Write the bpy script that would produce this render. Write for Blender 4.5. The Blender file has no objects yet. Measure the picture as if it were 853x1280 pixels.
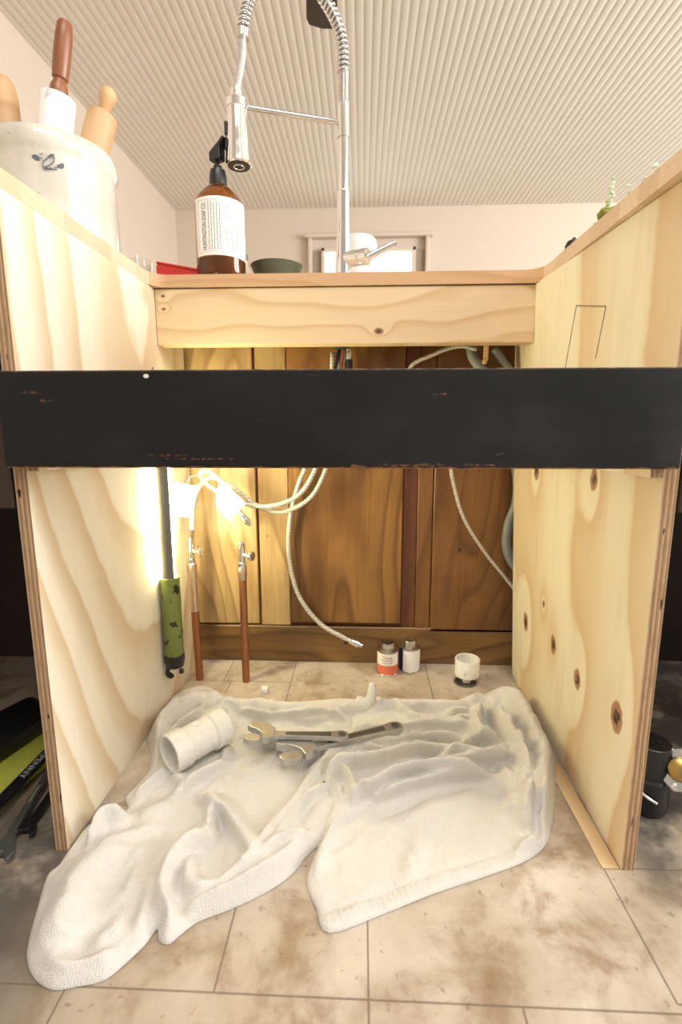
import bpy, math, random
import numpy as np
from mathutils import Vector, Matrix, noise as mnoise
PI = math.pi
C = bpy.context.scene.collection
# ------------------------------------------------------------------ camera
FPX = 626.24
CAM = Vector((0.0302, -0.6111, 0.6052))
_pi, _ya, _ro = 0.1720, -0.0419, -0.0010
FW = Vector((math.sin(_ya)*math.cos(_pi), math.cos(_ya)*math.cos(_pi), -math.sin(_pi)))
_r = Vector((math.cos(_ya), -math.sin(_ya), 0)); _u = _r.cross(FW)
RT = _r*math.cos(_ro)+_u*math.sin(_ro); UP = -_r*math.sin(_ro)+_u*math.cos(_ro)
cd = bpy.data.cameras.new('camera'); cam = bpy.data.objects.new('camera', cd); C.objects.link(cam)
cam.matrix_world = Matrix(((RT.x, UP.x, -FW.x, CAM.x), (RT.y, UP.y, -FW.y, CAM.y), (RT.z, UP.z, -FW.z, CAM.z), (0, 0, 0, 1)))
cd.sensor_fit = 'VERTICAL'; cd.sensor_height = 36; cd.lens = FPX/1280*36; cd.clip_start = .02
cd.dof.use_dof = True; cd.dof.focus_distance = .88; cd.dof.aperture_fstop = 5.0
bpy.context.scene.camera = cam
# ------------------------------------------------------------------ light
vs = bpy.context.scene.view_settings
vs.view_transform = 'Standard'; vs.look = 'None'; vs.gamma = 1; vs.use_curve_mapping = False
vs.exposure = 0.0
w = bpy.data.worlds.new('daylight'); bpy.context.scene.world = w; w.use_nodes = True
w.node_tree.nodes['Background'].inputs[0].default_value = (1.0, .975, .935, 1)
w.node_tree.nodes['Background'].inputs[1].default_value = .5
def area(name, loc, target, sx, sy, power, col):
    l = bpy.data.lights.new(name, 'AREA'); l.shape = 'RECTANGLE'; l.size = sx; l.size_y = sy; l.energy = power; l.color = col
    o = bpy.data.objects.new(name, l); C.objects.link(o); o.location = loc
    o.rotation_euler = (Vector(target)-Vector(loc)).to_track_quat('-Z', 'Y').to_euler()
    return o
area('window_light', (2.2, -.9, 1.75), (-.4, .15, .75), 1.2, 1.0, 29, (1, .975, .935))
area('overhead_fill', (.1, -.75, 2.42), (.05, -.45, 0), 1.2, .7, 31, (1, .98, .95))  # unseen fill added above to brighten the floor and towel in front
area('far_room_fill', (4.6, .6, 1.5), (-1.0, 2.4, 1.7), 2.6, 1.8, 290, (1, .985, .95))  # unseen fill added to brighten the ceiling and far walls
LAMP_E = 92.0

def ray(x, y): return FW + RT*((x-426.5)/FPX) - UP*((y-640)/FPX)
def onZ(x, y, Z=0.):
    d = ray(x, y); return CAM + d*((Z-CAM.z)/d.z)
def onY(x, y, Y):
    d = ray(x, y); return CAM + d*((Y-CAM.y)/d.y)
def onX(x, y, X):
    d = ray(x, y); return CAM + d*((X-CAM.x)/d.x)

# ------------------------------------------------------------------ node helper
class G:
    def __init__(s, name):
        s.m = bpy.data.materials.new(name); s.m.use_nodes = True; s.t = s.m.node_tree
        s.b = s.t.nodes['Principled BSDF']
    def n(s, ty, **kw):
        n = s.t.nodes.new(ty)
        for k, v in kw.items(): setattr(n, k, v)
        return n
    def put(s, sock, v):
        if isinstance(v, bpy.types.NodeSocket): s.t.links.new(v, sock)
        elif isinstance(v, (tuple, list)) and len(v) == 3 and sock.type == 'RGBA': sock.default_value = (*v, 1)
        else: sock.default_value = v
    def mth(s, op, a, b=None, c=None, clamp=False):
        n = s.n('ShaderNodeMath', operation=op, use_clamp=clamp)
        s.put(n.inputs[0], a)
        if b is not None: s.put(n.inputs[1], b)
        if c is not None: s.put(n.inputs[2], c)
        return n.outputs[0]
    def add(s, a, b): return s.mth('ADD', a, b)
    def sub(s, a, b): return s.mth('SUBTRACT', a, b)
    def mul(s, a, b): return s.mth('MULTIPLY', a, b)
    def obj(s): return s.n('ShaderNodeTexCoord').outputs['Object']
    def pos(s): return s.n('ShaderNodeNewGeometry').outputs['Position']
    def xyz(s, v):
        n = s.n('ShaderNodeSeparateXYZ'); s.put(n.inputs[0], v); return n.outputs
    def vec(s, x, y, z):
        n = s.n('ShaderNodeCombineXYZ'); s.put(n.inputs[0], x); s.put(n.inputs[1], y); s.put(n.inputs[2], z); return n.outputs[0]
    def mapv(s, v, sc=(1, 1, 1), lo=(0, 0, 0)):
        n = s.n('ShaderNodeMapping'); s.put(n.inputs[0], v); n.inputs[3].default_value = sc; n.inputs[1].default_value = lo; return n.outputs[0]
    def noise(s, v, sc=5, det=4, ro=.55, dist=0):
        n = s.n('ShaderNodeTexNoise'); s.put(n.inputs['Vector'], v); n.inputs['Scale'].default_value = sc
        n.inputs['Detail'].default_value = det; n.inputs['Roughness'].default_value = ro; n.inputs['Distortion'].default_value = dist
        return n.outputs['Fac']
    def ramp(s, f, stops, interp='LINEAR'):
        n = s.n('ShaderNodeValToRGB'); n.color_ramp.interpolation = interp; s.put(n.inputs[0], f); e = n.color_ramp.elements
        while len(e) < len(stops): e.new(.5)
        for i, (p, c) in enumerate(stops):
            e[i].position = p; e[i].color = (*c, 1) if len(c) == 3 else c
        return n.outputs[0]
    def sstep(s, v, a, b):
        n = s.n('ShaderNodeMapRange', interpolation_type='SMOOTHSTEP'); s.put(n.inputs[0], v)
        n.inputs[1].default_value = a; n.inputs[2].default_value = b; return n.outputs[0]
    def mix(s, f, a, b, mode='MIX'):
        n = s.n('ShaderNodeMix', data_type='RGBA', blend_type=mode); s.put(n.inputs[0], f); s.put(n.inputs[6], a); s.put(n.inputs[7], b)
        return n.outputs[2]
    def bump(s, h, st=.3, dist=.01):
        n = s.n('ShaderNodeBump'); n.inputs['Strength'].default_value = st; n.inputs['Distance'].default_value = dist
        s.put(n.inputs['Height'], h); s.t.links.new(n.outputs[0], s.b.inputs['Normal'])
    def done(s, col=None, rough=.5, metal=0, **kw):
        if col is not None: s.put(s.b.inputs['Base Color'], col)
        s.put(s.b.inputs['Roughness'], rough); s.b.inputs['Metallic'].default_value = metal
        for k, v in kw.items(): s.put(s.b.inputs[k.replace('_', ' ')], v)
        return s.m

def simple(name, col, rough=.5, metal=0, var=.12, sc=30, bump=0, **kw):
    g = G(name); p = g.obj(); nz = g.noise(p, sc, 3)
    dark = tuple(c*(1-var) for c in col); lite = tuple(min(1, c*(1+var)) for c in col)
    c = g.mix(nz, dark, lite)
    if bump: g.bump(nz, bump, .002)
    r = g.add(g.mul(g.noise(p, sc*2.3, 2), .12), rough-.06)
    return g.done(c, r, metal, **kw)

def plywood(name, lite, dark, u_ax='y', freq=4.2, seed=0., knots=(), stretch=.28, amp=1.0, streak=.35, cath=None):
    """rotary cut softwood veneer: nested flame bands bent round the knots"""
    g = G(name); P = g.xyz(g.pos()); u = P[1] if u_ax == 'y' else P[0]; v = P[2]
    pv = g.vec(g.add(u, seed), g.mul(v, stretch), seed*3.1)
    low = g.noise(pv, 2.1, 1.5, .45)
    fine = g.noise(g.vec(g.mul(u, 1), g.mul(v, .12), seed), 38, 2, .5)
    if cath:
        uc, kk, fz = cath
        gv = g.add(g.mth('MINIMUM', v, .56), g.mul(g.mth('MAXIMUM', g.sub(v, .56), 0.), .12))
        du = g.sub(u, uc); phi = g.mul(g.sub(gv, g.mul(g.mul(du, du), kk)), fz); phi = g.add(phi, g.mul(low, freq*amp))
        phi = g.add(phi, g.mul(g.noise(g.vec(u, g.mul(v, .5), 3.), 9, 2), .45))
    else: phi = g.add(g.mul(u, freq*.55), g.mul(low, freq*amp))
    phi = g.add(phi, g.mul(g.noise(g.vec(u, v, seed), 16, 2), .10))
    kd = 0.
    kmin = None; 
    for (ku, kv, kr) in knots:
        du = g.mul(g.sub(u, ku), 1/kr); dv = g.mul(g.sub(v, kv), 1/(kr*1.45))
        d2 = g.add(g.mul(du, du), g.mul(dv, dv))
        dv4 = g.mul(g.sub(v, kv), 1/(kr*6)); dw = g.mul(du, .34)
        infl = g.mth('EXPONENT', g.mul(g.add(g.mul(dw, dw), g.mul(dv4, dv4)), -.9))
        phi = g.add(phi, g.mul(infl, .55))
        kmin = d2 if kmin is None else g.mth('MINIMUM', kmin, d2)
    fr = g.mth('FRACT', phi)
    band = g.ramp(fr, [(0, (0, 0, 0)), (.35, (.12,)*3), (.70, (.75,)*3), (.88, (1,)*3), (.93, (.25,)*3), (1, (0, 0, 0))])
    col = g.mix(g.mul(band, .9), lite, dark)
    col = g.mix(g.mul(g.sstep(fine, .5, .75), streak), col, tuple(c*.8 for c in dark))
    big = g.noise(g.vec(u, g.mul(v, .5), seed+4), 5, 2)
    col = g.mix(g.mul(big, .35), col, tuple(min(1, c*1.08) for c in lite))
    if kmin is not None:
        wob = g.add(kmin, g.mul(g.sub(g.noise(g.vec(u, v, 1), 90, 2), .5), 1.2))
        ring = g.sub(1., g.sstep(wob, .75, 1.25)); core = g.sub(1., g.sstep(wob, .08, .34))
        col = g.mix(g.mul(ring, .85), col, (.30, .125, .03)); col = g.mix(core, col, (.045, .018, .008))
    g.bump(fine, .12, .002)
    return g.done(col, .62)

def plyedge(name, ax='x', x0=0.):
    g = G(name); P = g.xyz(g.pos()); x = P[0] if ax == 'x' else P[2]
    wob = g.mul(g.sub(g.noise(g.vec(0., P[1], P[2]), 9, 2), .5), .0022)
    t = g.mth('FRACT', g.mul(g.add(g.sub(x, x0), wob), 1/.0062))
    n2 = g.noise(g.vec(g.mul(x, 6), P[1], P[2]), 34, 3, .6)
    c = g.ramp(t, [(0, (.58, .41, .24)), (.42, (.48, .32, .18)), (.5, (.18, .095, .05)), (.62, (.36, .21, .11)), (.92, (.42, .26, .14)), (1, (.24, .13, .07))])
    c = g.mix(g.mul(g.sstep(n2, .45, .75), .5), c, (.20, .10, .045))
    v = g.noise(g.vec(g.mul(x, 60), P[1], g.mul(P[2], 10)), 3, 1)
    c = g.mix(g.sstep(v, .70, .72), c, (.02, .012, .008))
    g.bump(n2, .4, .003)
    return g.done(c, .8)

def oldpine(name, lite, dark, ax='z', seed=0., fr=60, mid=None):
    g = G(name); P = g.xyz(g.pos())
    u, v = (P[0], P[2]) if ax == 'z' else (P[2], P[0])
    low = g.noise(g.vec(g.add(u, seed), g.mul(v, .22), seed), 4, 2, .5)
    phi = g.add(g.mul(u, fr*.18), g.mul(low, 13))
    f = g.mth('FRACT', phi)
    band = g.ramp(f, [(0, (0, 0, 0)), (.6, (.35,)*3), (.85, (1,)*3), (1, (.0,)*3)])
    fine = g.noise(g.vec(u, g.mul(v, .05), seed+2), 150, 2)
    c = g.mix(g.mul(band, .8), lite, dark)
    c = g.mix(g.mul(g.sstep(fine, .45, .7), .35), c, dark)
    st = g.noise(g.vec(g.add(u, 3), v, seed+7), 3.2, 3)
    c = g.mix(g.mul(g.sstep(st, .45, .7), .55), c, tuple(x*.62 for x in dark))
    sp = g.noise(g.vec(u, g.mul(v, .6), seed+9), 46, 1)
    c = g.mix(g.sstep(sp, .76, .80), c, (.04, .018, .008))
    g.bump(fine, .25, .002)
    return g.done(c, .38)

def board(name, lite, dark, seed=0., knots=()):
    """plain sawn softwood, grain along X"""
    g = G(name); P = g.xyz(g.pos()); u, v = P[2], P[0]
    low = g.noise(g.vec(g.add(u, seed), g.mul(v, .35), seed), 6, 2, .5)
    phi = g.add(g.mul(u, 22), g.mul(low, 4))
    kmin = None
    for (kx, kz, kr) in knots:
        du = g.mul(g.sub(v, kx), 1/(kr*1.5)); dv = g.mul(g.sub(u, kz), 1/kr)
        d2 = g.add(g.mul(du, du), g.mul(dv, dv))
        phi = g.add(phi, g.mul(g.mth('EXPONENT', g.mul(d2, -.12)), .8)); kmin = d2 if kmin is None else g.mth('MINIMUM', kmin, d2)
    f = g.mth('FRACT', phi)
    band = g.ramp(f, [(0, (0, 0, 0)), (.62, (.2,)*3), (.9, (1,)*3), (1, (0, 0, 0))])
    c = g.mix(g.mul(band, .8), lite, dark)
    fine = g.noise(g.vec(u, g.mul(v, .05), seed), 120, 2); c = g.mix(g.mul(fine, .22), c, dark)
    if kmin is not None:
        c = g.mix(g.mul(g.sub(1., g.sstep(kmin, .7, 1.4)), .9), c, (.24, .11, .04)); c = g.mix(g.sub(1., g.sstep(kmin, .05, .35)), c, (.05, .03, .02))
    g.bump(fine, .15, .002)
    return g.done(c, .55)

# ------------------------------------------------------------------ mesh helper
class MB:
    def __init__(s): s.v = []; s.f = []; s.mi = []
    def addv(s, vs, fs, m=0):
        k = len(s.v); s.v += [tuple(p) for p in vs]; s.f += [tuple(i+k for i in f) for f in fs]; s.mi += [m]*len(fs); return s
    def box(s, a, b, ch=0., M=None, m=0):
        a = Vector(a); b = Vector(b); c = (a+b)/2; h = [(b[i]-a[i])/2 for i in range(3)]
        ch = min(ch, min(h)*.9)
        if ch <= 0:
            vs = [Vector((c.x+sx*h[0], c.y+sy*h[1], c.z+sz*h[2])) for sx in (-1, 1) for sy in (-1, 1) for sz in (-1, 1)]
            fs = [(0, 1, 3, 2), (4, 6, 7, 5), (0, 4, 5, 1), (2, 3, 7, 6), (0, 2, 6, 4), (1, 5, 7, 3)]
        else:
            vs = []; idx = {}
            for sx in (-1, 1):
                for sy in (-1, 1):
                    for sz in (-1, 1):
                        for ax in range(3):
                            q = [sx*(h[0]-ch), sy*(h[1]-ch), sz*(h[2]-ch)]; q[ax] += (sx, sy, sz)[ax]*ch
                            idx[(sx, sy, sz, ax)] = len(vs); vs.append(Vector((c.x+q[0], c.y+q[1], c.z+q[2])))
            fs = []
            def K(sg, ax): return idx[(*sg, ax)]
            for ax in range(3):
                o = [i for i in range(3) if i != ax]
                for sg in (-1, 1):
                    q = []
                    for (p1, p2) in ((-1, -1), (1, -1), (1, 1), (-1, 1)):
                        t = [0, 0, 0]; t[ax] = sg; t[o[0]] = p1; t[o[1]] = p2; q.append(K(t, ax))
                    fs.append(tuple(q))
            for ax in range(3):
                o = [i for i in range(3) if i != ax]
                for p1 in (-1, 1):
                    for p2 in (-1, 1):
                        t = [0, 0, 0]; t[o[0]] = p1; t[o[1]] = p2; t1 = list(t); t2 = list(t); t1[ax] = -1; t2[ax] = 1
                        fs.append((K(t1, o[0]), K(t2, o[0]), K(t2, o[1]), K(t1, o[1])))
            for sx in (-1, 1):
                for sy in (-1, 1):
                    for sz in (-1, 1): fs.append(tuple(idx[(sx, sy, sz, k)] for k in range(3)))
        if M: vs = [M @ p for p in vs]
        return s.addv(vs, fs, m)
    def lathe(s, base, prof, ax=(0, 0, 1), n=32, m=0, caps=True, a0=0, a1=2*PI):
        """prof: list of (radius, distance along axis)"""
        ax = Vector(ax).normalized(); base = Vector(base)
        t = Vector((1, 0, 0)) if abs(ax.x) < .9 else Vector((0, 1, 0))
        e1 = (t - ax*t.dot(ax)).normalized(); e2 = ax.cross(e1)
        full = abs(a1-a0-2*PI) < 1e-6; N = n if full else n+1
        vs = []; fs = []
        for (r, h) in prof:
            for k in range(N):
                a = a0+(a1-a0)*k/n; vs.append(base+ax*h+(e1*math.cos(a)+e2*math.sin(a))*max(r, 1e-5))
        for i in range(len(prof)-1):
            for k in range(n):
                k2 = (k+1) % N if full else k+1
                fs.append((i*N+k, i*N+k2, (i+1)*N+k2, (i+1)*N+k))
        if caps and full:
            if prof[0][0] > 1e-4: fs.append(tuple(range(N-1, -1, -1)))
            if prof[-1][0] > 1e-4: fs.append(tuple((len(prof)-1)*N+k for k in range(N)))
        return s.addv(vs, fs, m)
    def cyl(s, a, b, r, r2=None, n=24, m=0):
        a = Vector(a); b = Vector(b); L = (b-a).length; r2 = r if r2 is None else r2; e = min(.0012, r*.15, L*.2)
        return s.lathe(a, [(r-e, 0), (r, e), (r2, L-e), (r2-e, L)], b-a, n, m)
    def tube(s, pts, r, n=10, m=0, closed=False):
        pts = [Vector(p) for p in pts]; N = len(pts); rr = r if isinstance(r, (list, tuple)) else [r]*N
        T = [((pts[min(i+1, N-1)]-pts[max(i-1, 0)]).normalized()) for i in range(N)]
        t = T[0]; q = Vector((0, 0, 1)) if abs(t.z) < .9 else Vector((1, 0, 0)); e = (q-t*q.dot(t)).normalized()
        vs = []; fs = []
        for i in range(N):
            e = (e-T[i]*e.dot(T[i])).normalized(); f = T[i].cross(e)
            for k in range(n):
                a = 2*PI*k/n; vs.append(pts[i]+(e*math.cos(a)+f*math.sin(a))*rr[i])
        for i in range(N-1):
            for k in range(n): fs.append((i*n+k, i*n+(k+1) % n, (i+1)*n+(k+1) % n, (i+1)*n+k))
        fs.append(tuple(range(n-1, -1, -1))); fs.append(tuple((N-1)*n+k for k in range(n)))
        return s.addv(vs, fs, m)
    def prism(s, poly, fn, t0, t1, m=0):
        """poly 2D, fn(u, v, t) -> 3D"""
        n = len(poly); vs = [fn(u, v, t0) for u, v in poly]+[fn(u, v, t1) for u, v in poly]
        fs = [tuple(range(n-1, -1, -1)), tuple(range(n, 2*n))]+[(k, (k+1) % n, n+(k+1) % n, n+k) for k in range(n)]
        return s.addv(vs, fs, m)
    def build(s, name, mat, parent=None, origin=None, smooth=35, mats=None, bevel=0):
        me = bpy.data.meshes.new(name); o = bpy.data.objects.new(name, me); C.objects.link(o)
        if parent is not None:
            off = root_loc(parent); o.parent = parent
        elif origin is not None: off = Vector(origin); o.location = off
        else:
            xs = [p[0] for p in s.v]; ys = [p[1] for p in s.v]; zs = [p[2] for p in s.v]
            off = Vector(((min(xs)+max(xs))/2, (min(ys)+max(ys))/2, min(zs))); o.location = off
        me.from_pydata([tuple(Vector(p)-off) for p in s.v], [], s.f)
        for q in ([mat] if mats is None else mats): me.materials.append(q)
        for i, p in enumerate(me.polygons): p.material_index = s.mi[i]
        import bmesh
        bm = bmesh.new(); bm.from_mesh(me); bmesh.ops.recalc_face_normals(bm, faces=bm.faces)
        for fc in bm.faces: fc.smooth = bool(smooth)
        if smooth:
            for ed in bm.edges:
                if len(ed.link_faces) == 2 and ed.calc_face_angle(0) > math.radians(smooth): ed.smooth = False
        bm.to_mesh(me); bm.free()
        if bevel:
            bv = o.modifiers.new('bevel', 'BEVEL'); bv.width = bevel; bv.segments = 2; bv.limit_method = 'ANGLE'
        return o
def root_loc(p):
    l = Vector((0, 0, 0))
    while p is not None: l = l+Vector(p.location); p = p.parent
    return l
def tag(o, label=None, cat=None, group=None, kind=None):
    if label: o['label'] = label
    if cat: o['category'] = cat
    if group: o['group'] = group
    if kind: o['kind'] = kind
    return o
def thing(name, loc, label, cat, group=None):
    o = bpy.data.objects.new(name, None); C.objects.link(o); o.location = loc; o.empty_display_size = .05
    return tag(o, label, cat, group)
def spline(pts, k=8):
    pts = [Vector(p) for p in pts]; P = [pts[0]*2-pts[1]]+pts+[pts[-1]*2-pts[-2]]; out = []
    for i in range(1, len(P)-2):
        for j in range(k):
            t = j/k; a, b, c, d = P[i-1:i+3]
            out.append(.5*((2*b)+(c-a)*t+(2*a-5*b+4*c-d)*t*t+(3*b-a-3*c+d)*t**3))
    out.append(pts[-1]); return out
def text_polys(txt, size):
    cu = bpy.data.curves.new('lettering', 'FONT'); cu.body = txt; cu.size = size; cu.resolution_u = 2
    o = bpy.data.objects.new('lettering', cu); C.objects.link(o)
    dg = bpy.context.evaluated_depsgraph_get(); me = o.evaluated_get(dg).to_mesh()
    v = [tuple(p.co) for p in me.vertices]; f = [tuple(p.vertices) for p in me.polygons]
    o.evaluated_get(dg).to_mesh_clear(); bpy.data.objects.remove(o); bpy.data.curves.remove(cu)
    return v, f
def add_text(mb, txt, size, fn, m=0, width=None):
    """fn(u, v) -> 3D; width: stretch to this length"""
    v, f = text_polys(txt, size)
    if not v: return
    x0 = min(p[0] for p in v); x1 = max(p[0] for p in v); k = 1 if width is None else width/(x1-x0)
    mb.addv([fn((p[0]-x0)*k, p[1]) for p in v], f, m)

# ------------------------------------------------------------------ materials
M = {}
M['ply_left'] = plywood('pale_plywood', (.85, .79, .66), (.60, .43, .23), seed=3.3, freq=1.5, amp=.9, streak=.10, cath=(.33, 5.5, 5.2))
M['ply_right'] = plywood('knotty_plywood', (.84, .77, .60), (.62, .43, .22), seed=8.1, freq=6.5, amp=.6, stretch=.2, streak=.2,
    knots=((.049, .20, .0160), (.180, .187, .0125), (.289, .198, .0125), (.347, .257, .006), (.17, .522, .012), (.409, .516, .014), (.452, .177, .015)))
M['ply_upleft'] = plywood('streaked_plywood', (.84, .74, .58), (.66, .48, .29), seed=1.7, freq=6.5, amp=.8, stretch=.1, streak=.2)
M['ply_upright'] = plywood('streaked_warm_plywood', (.72, .55, .34), (.58, .36, .17), seed=6.4, freq=6.0, amp=.7, stretch=.12, streak=.22)
M['ply_edge_l'] = plyedge('plywood_edge_grain', 'x', -.408)
M['ply_edge_r'] = plyedge('plywood_edge_grain_right', 'x', .390)
M['rail'] = board('pine_board', (.74, .58, .37), (.58, .38, .19), 2.2, knots=((.062, .790, .0062), (-.372, .861, .0028), (-.372, .836, .0028)))
M['counter_edge'] = board('counter_edge_wood', (.60, .37, .20), (.50, .29, .14), 5.1)
def butcher():
    g = G('butcher_block'); P = g.xyz(g.pos())
    a = g.noise(g.vec(g.mul(P[0], 1.), g.mul(P[1], 1.), g.mul(P[2], 2.)), 14, 2, .5, 2.5)
    f = g.mth('FRACT', g.mul(a, 6)); st = g.mth('FRACT', g.mul(P[1], 22))
    tile = g.noise(g.vec(g.mth('FLOOR', g.mul(P[1], 22)), g.mth('FLOOR', g.mul(P[0], 22)), 2.), 3.3, 0)
    c = g.mix(g.mul(f, .45), (.76, .60, .43), (.62, .44, .28)); c = g.mix(g.mul(g.sstep(tile, .35, .65), .45), c, (.55, .37, .22))
    return g.done(c, .42)
M['butcher'] = butcher()
def blackpaint():
    g = G('worn_black_paint'); P = g.xyz(g.pos()); x, z = P[0], P[2]
    n = g.noise(g.vec(g.mul(x, .35), 0., z), 55, 3, .6)
    low = g.noise(g.vec(g.mul(x, .6), 1., z), 9, 3)
    c = g.mix(g.mul(g.sstep(low, .45, .8), .5), (.0075, .0075, .0078), (.022, .022, .023))
    scuff = g.noise(g.vec(g.mul(x, .4), 2., z), 42, 2, .7)
    # worn strokes nearer the bottom edge
    bz = g.mul(g.sub(1., g.sstep(z, .560, .580)), .07)
    c = g.mix(g.mul(g.sstep(g.add(scuff, bz), .74, .78), .8), c, (.22, .11, .05))
    c = g.mix(g.mul(g.sstep(n, .68, .8), .5), c, (.07, .07, .07)); c = g.mix(g.mul(g.mul(g.sstep(x, -.1, .4), g.sstep(low, .35, .7)), .5), c, (.035, .036, .038))
    ed = g.add(g.mth('GREATER_THAN', g.add(z, g.mul(g.noise(g.vec(x, 0., 0.), 60, 2), .003)), .6696), g.mth('LESS_THAN', g.sub(z, g.mul(g.noise(g.vec(x, 0., 4.), 50, 3), .007)), .5523))
    c = g.mix(g.mth('MINIMUM', ed, 1.), c, (.28, .14, .07))
    for (cx, cz, sx, sz) in ((-.36, .643, .016, .0016), (-.345, .634, .012, .0022), (.121, .640, .011, .0022), (-.20, .570, .03, .002), (-.16, .5655, .05, .0014), (.09, .5575, .05, .0035), (.17, .5590, .022, .002), (.19, .572, .006, .002)):
        d = g.add(g.mth('POWER', g.mul(g.sub(x, cx), 1/sx), 2.), g.mth('POWER', g.mul(g.sub(z, cz), 1/sz), 2.))
        d = g.add(d, g.mul(g.sub(g.noise(g.vec(g.mul(x, .6), 5., z), 260, 3, .7), .42), 7.0)); c = g.mix(g.mul(g.sub(1., g.sstep(d, .1, 1.1)), .75), c, (.20, .09, .04))
    d = g.add(g.mth('POWER', g.mul(g.sub(x, -.2215), 1/.0035), 2.), g.mth('POWER', g.mul(g.sub(z, .6615), 1/.0025), 2.))
    c = g.mix(g.sub(1., g.sstep(d, .7, 1.1)), c, (.8, .8, .78))
    g.bump(n, .25, .002)
    return g.done(c, .6, Specular_IOR_Level=.3)
M['black'] = blackpaint()
M['pine'] = oldpine('aged_pine_panel', (.44, .31, .15), (.22, .12, .045), 'z', 1.3)
M['pine2'] = oldpine('aged_pine_panel_figured', (.27, .135, .038), (.115, .045, .011), 'z', 5.7)
M['pine_h'] = oldpine('aged_pine_rail', (.23, .125, .042), (.09, .04, .013), 'x', 2.9)
M['pine_s'] = oldpine('aged_pine_stile', (.20, .09, .026), (.10, .038, .011), 'z', 9.2)
M['pine_red'] = oldpine('red_stained_pine', (.17, .055, .02), (.10, .03, .012), 'z', 4.2)
M['pine_dark'] = oldpine('dark_stained_pine', (.16, .075, .025), (.085, .035, .012), 'z', 7.2)
M['cab_dark'] = simple('dark_cabinet_wood', (.035, .02, .013), .6, 0, .3, 12)
def vinyl():
    g = G('stone_vinyl_tile'); P = g.xyz(g.pos()); x, y = P[0], P[1]; v = g.vec(x, y, 0.)
    a = g.noise(v, 5.5, 5, .6, .4); b = g.noise(g.mapv(v, lo=(3, 7, 1)), 13, 5, .62, .3); d = g.noise(g.mapv(v, lo=(9, 2, 5)), 60, 3, .6)
    c = g.ramp(a, [(.30, (.27, .20, .135)), (.45, (.42, .34, .25)), (.56, (.55, .475, .385)), (.72, (.67, .61, .52))])
    c = g.mix(g.mul(g.sstep(b, .48, .68), .7), c, (.27, .165, .095))
    c = g.mix(g.mul(g.sstep(b, .54, .38), .35), c, (.62, .53, .43))
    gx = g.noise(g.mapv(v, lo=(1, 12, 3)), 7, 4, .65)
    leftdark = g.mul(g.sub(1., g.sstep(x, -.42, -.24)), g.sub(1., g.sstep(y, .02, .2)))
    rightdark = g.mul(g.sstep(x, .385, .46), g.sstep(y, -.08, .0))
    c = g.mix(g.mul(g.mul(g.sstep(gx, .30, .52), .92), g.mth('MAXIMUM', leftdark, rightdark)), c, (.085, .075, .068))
    c = g.mix(g.mul(g.sstep(d, .62, .72), .55), c, (.20, .12, .07))
    w = .0016
    def hs(y0, x0, x1, w=w):
        q = g.sub(1., g.sstep(g.mth('ABSOLUTE', g.sub(y, y0)), w*.5, w))
        return g.mul(q, g.mul(g.mth('GREATER_THAN', x, x0), g.mth('LESS_THAN', x, x1)))
    def vsm(x0, y0, y1, w=w):
        q = g.sub(1., g.sstep(g.mth('ABSOLUTE', g.sub(x, x0)), w*.5, w))
        return g.mul(q, g.mul(g.mth('GREATER_THAN', y, y0), g.mth('LESS_THAN', y, y1)))
    S = [hs(-.172, -3, .368), hs(-.163, .368, 3), hs(.003, -3, -.127), hs(.004, .368, 3), hs(.33, -3, 3), hs(.492, -3, -.136),
         hs(.60, -3, 3), vsm(-.29, -.6, -.172), vsm(-.127, -.172, .33), vsm(.0405, -.6, .16), vsm(.203, -.6, -.172), vsm(.368, -.163, .33),
         vsm(-.28, .33, .492), vsm(-.136, .33, .66), vsm(-.30, .492, .66), vsm(.194, .33, .66), vsm(-.62, -.172, .33), vsm(.70, -.163, .66), vsm(.42, .4, .66)]
    m = S[0]
    for q in S[1:]: m = g.mth('MAXIMUM', m, q)
    c = g.mix(g.mul(m, .72), c, (.16, .115, .08))
    g.bump(g.sub(g.mul(b, .6), m), .35, .002)
    return g.done(c, g.add(.34, g.mul(b, .2)))
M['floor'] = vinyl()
M['wall'] = simple('cream_wall_paint', (.68, .575, .475), .7, 0, .03, 3)
M['ceiling'] = simple('cream_beadboard_paint', (.76, .715, .625), .6, 0, .04, 3)
M['white'] = simple('white_enamel', (.85, .84, .82), .2, 0, .03)
M['pvc'] = simple('white_pvc', (.85, .83, .78), .28, 0, .03)
M['chrome'] = simple('chrome', (.80, .80, .80), .09, 1, .04)
M['steel'] = simple('brushed_steel', (.62, .61, .58), .25, 1, .12, 60)
M['wrench'] = simple('worn_wrench_steel', (.50, .50, .48), .36, .75, .2, 90, .1)
M['wrench_dark'] = simple('dark_oxide_steel', (.17, .17, .16), .4, .7, .25, 90)
M['copper'] = simple('copper_pipe', (.40, .185, .10), .42, 1, .3, 25)
M['solder'] = simple('tinned_copper', (.68, .52, .42), .35, 1, .15, 60)
M['blackp'] = simple('black_plastic', (.011, .011, .012), .35, 0, .2)
M['greyp'] = simple('grey_plastic', (.13, .13, .12), .45, 0, .12)
M['red'] = simple('red_plastic', (.60, .035, .025), .4, 0, .1)
M['green_bowl'] = simple('olive_glaze', (.095, .105, .065), .4, 0, .2)
M['brass'] = simple('brass', (.45, .30, .10), .3, 1, .2)
M['paper'] = simple('white_paper_tag', (.88, .87, .84), .8, 0, .02)
M['darkwood'] = simple('reddish_brown_turned_wood', (.23, .082, .032), .35, 0, .3, 20)
M['beech'] = board('pale_beech', (.66, .43, .23), (.54, .31, .14), 1.1)
M['lime'] = simple('lime_fabric', (.42, .45, .06), .8, 0, .2, 60)
M['whiteink'] = simple('pale_ink', (.5, .5, .47), .7)
M['ink'] = simple('black_ink', (.025, .025, .025), .7)
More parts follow.
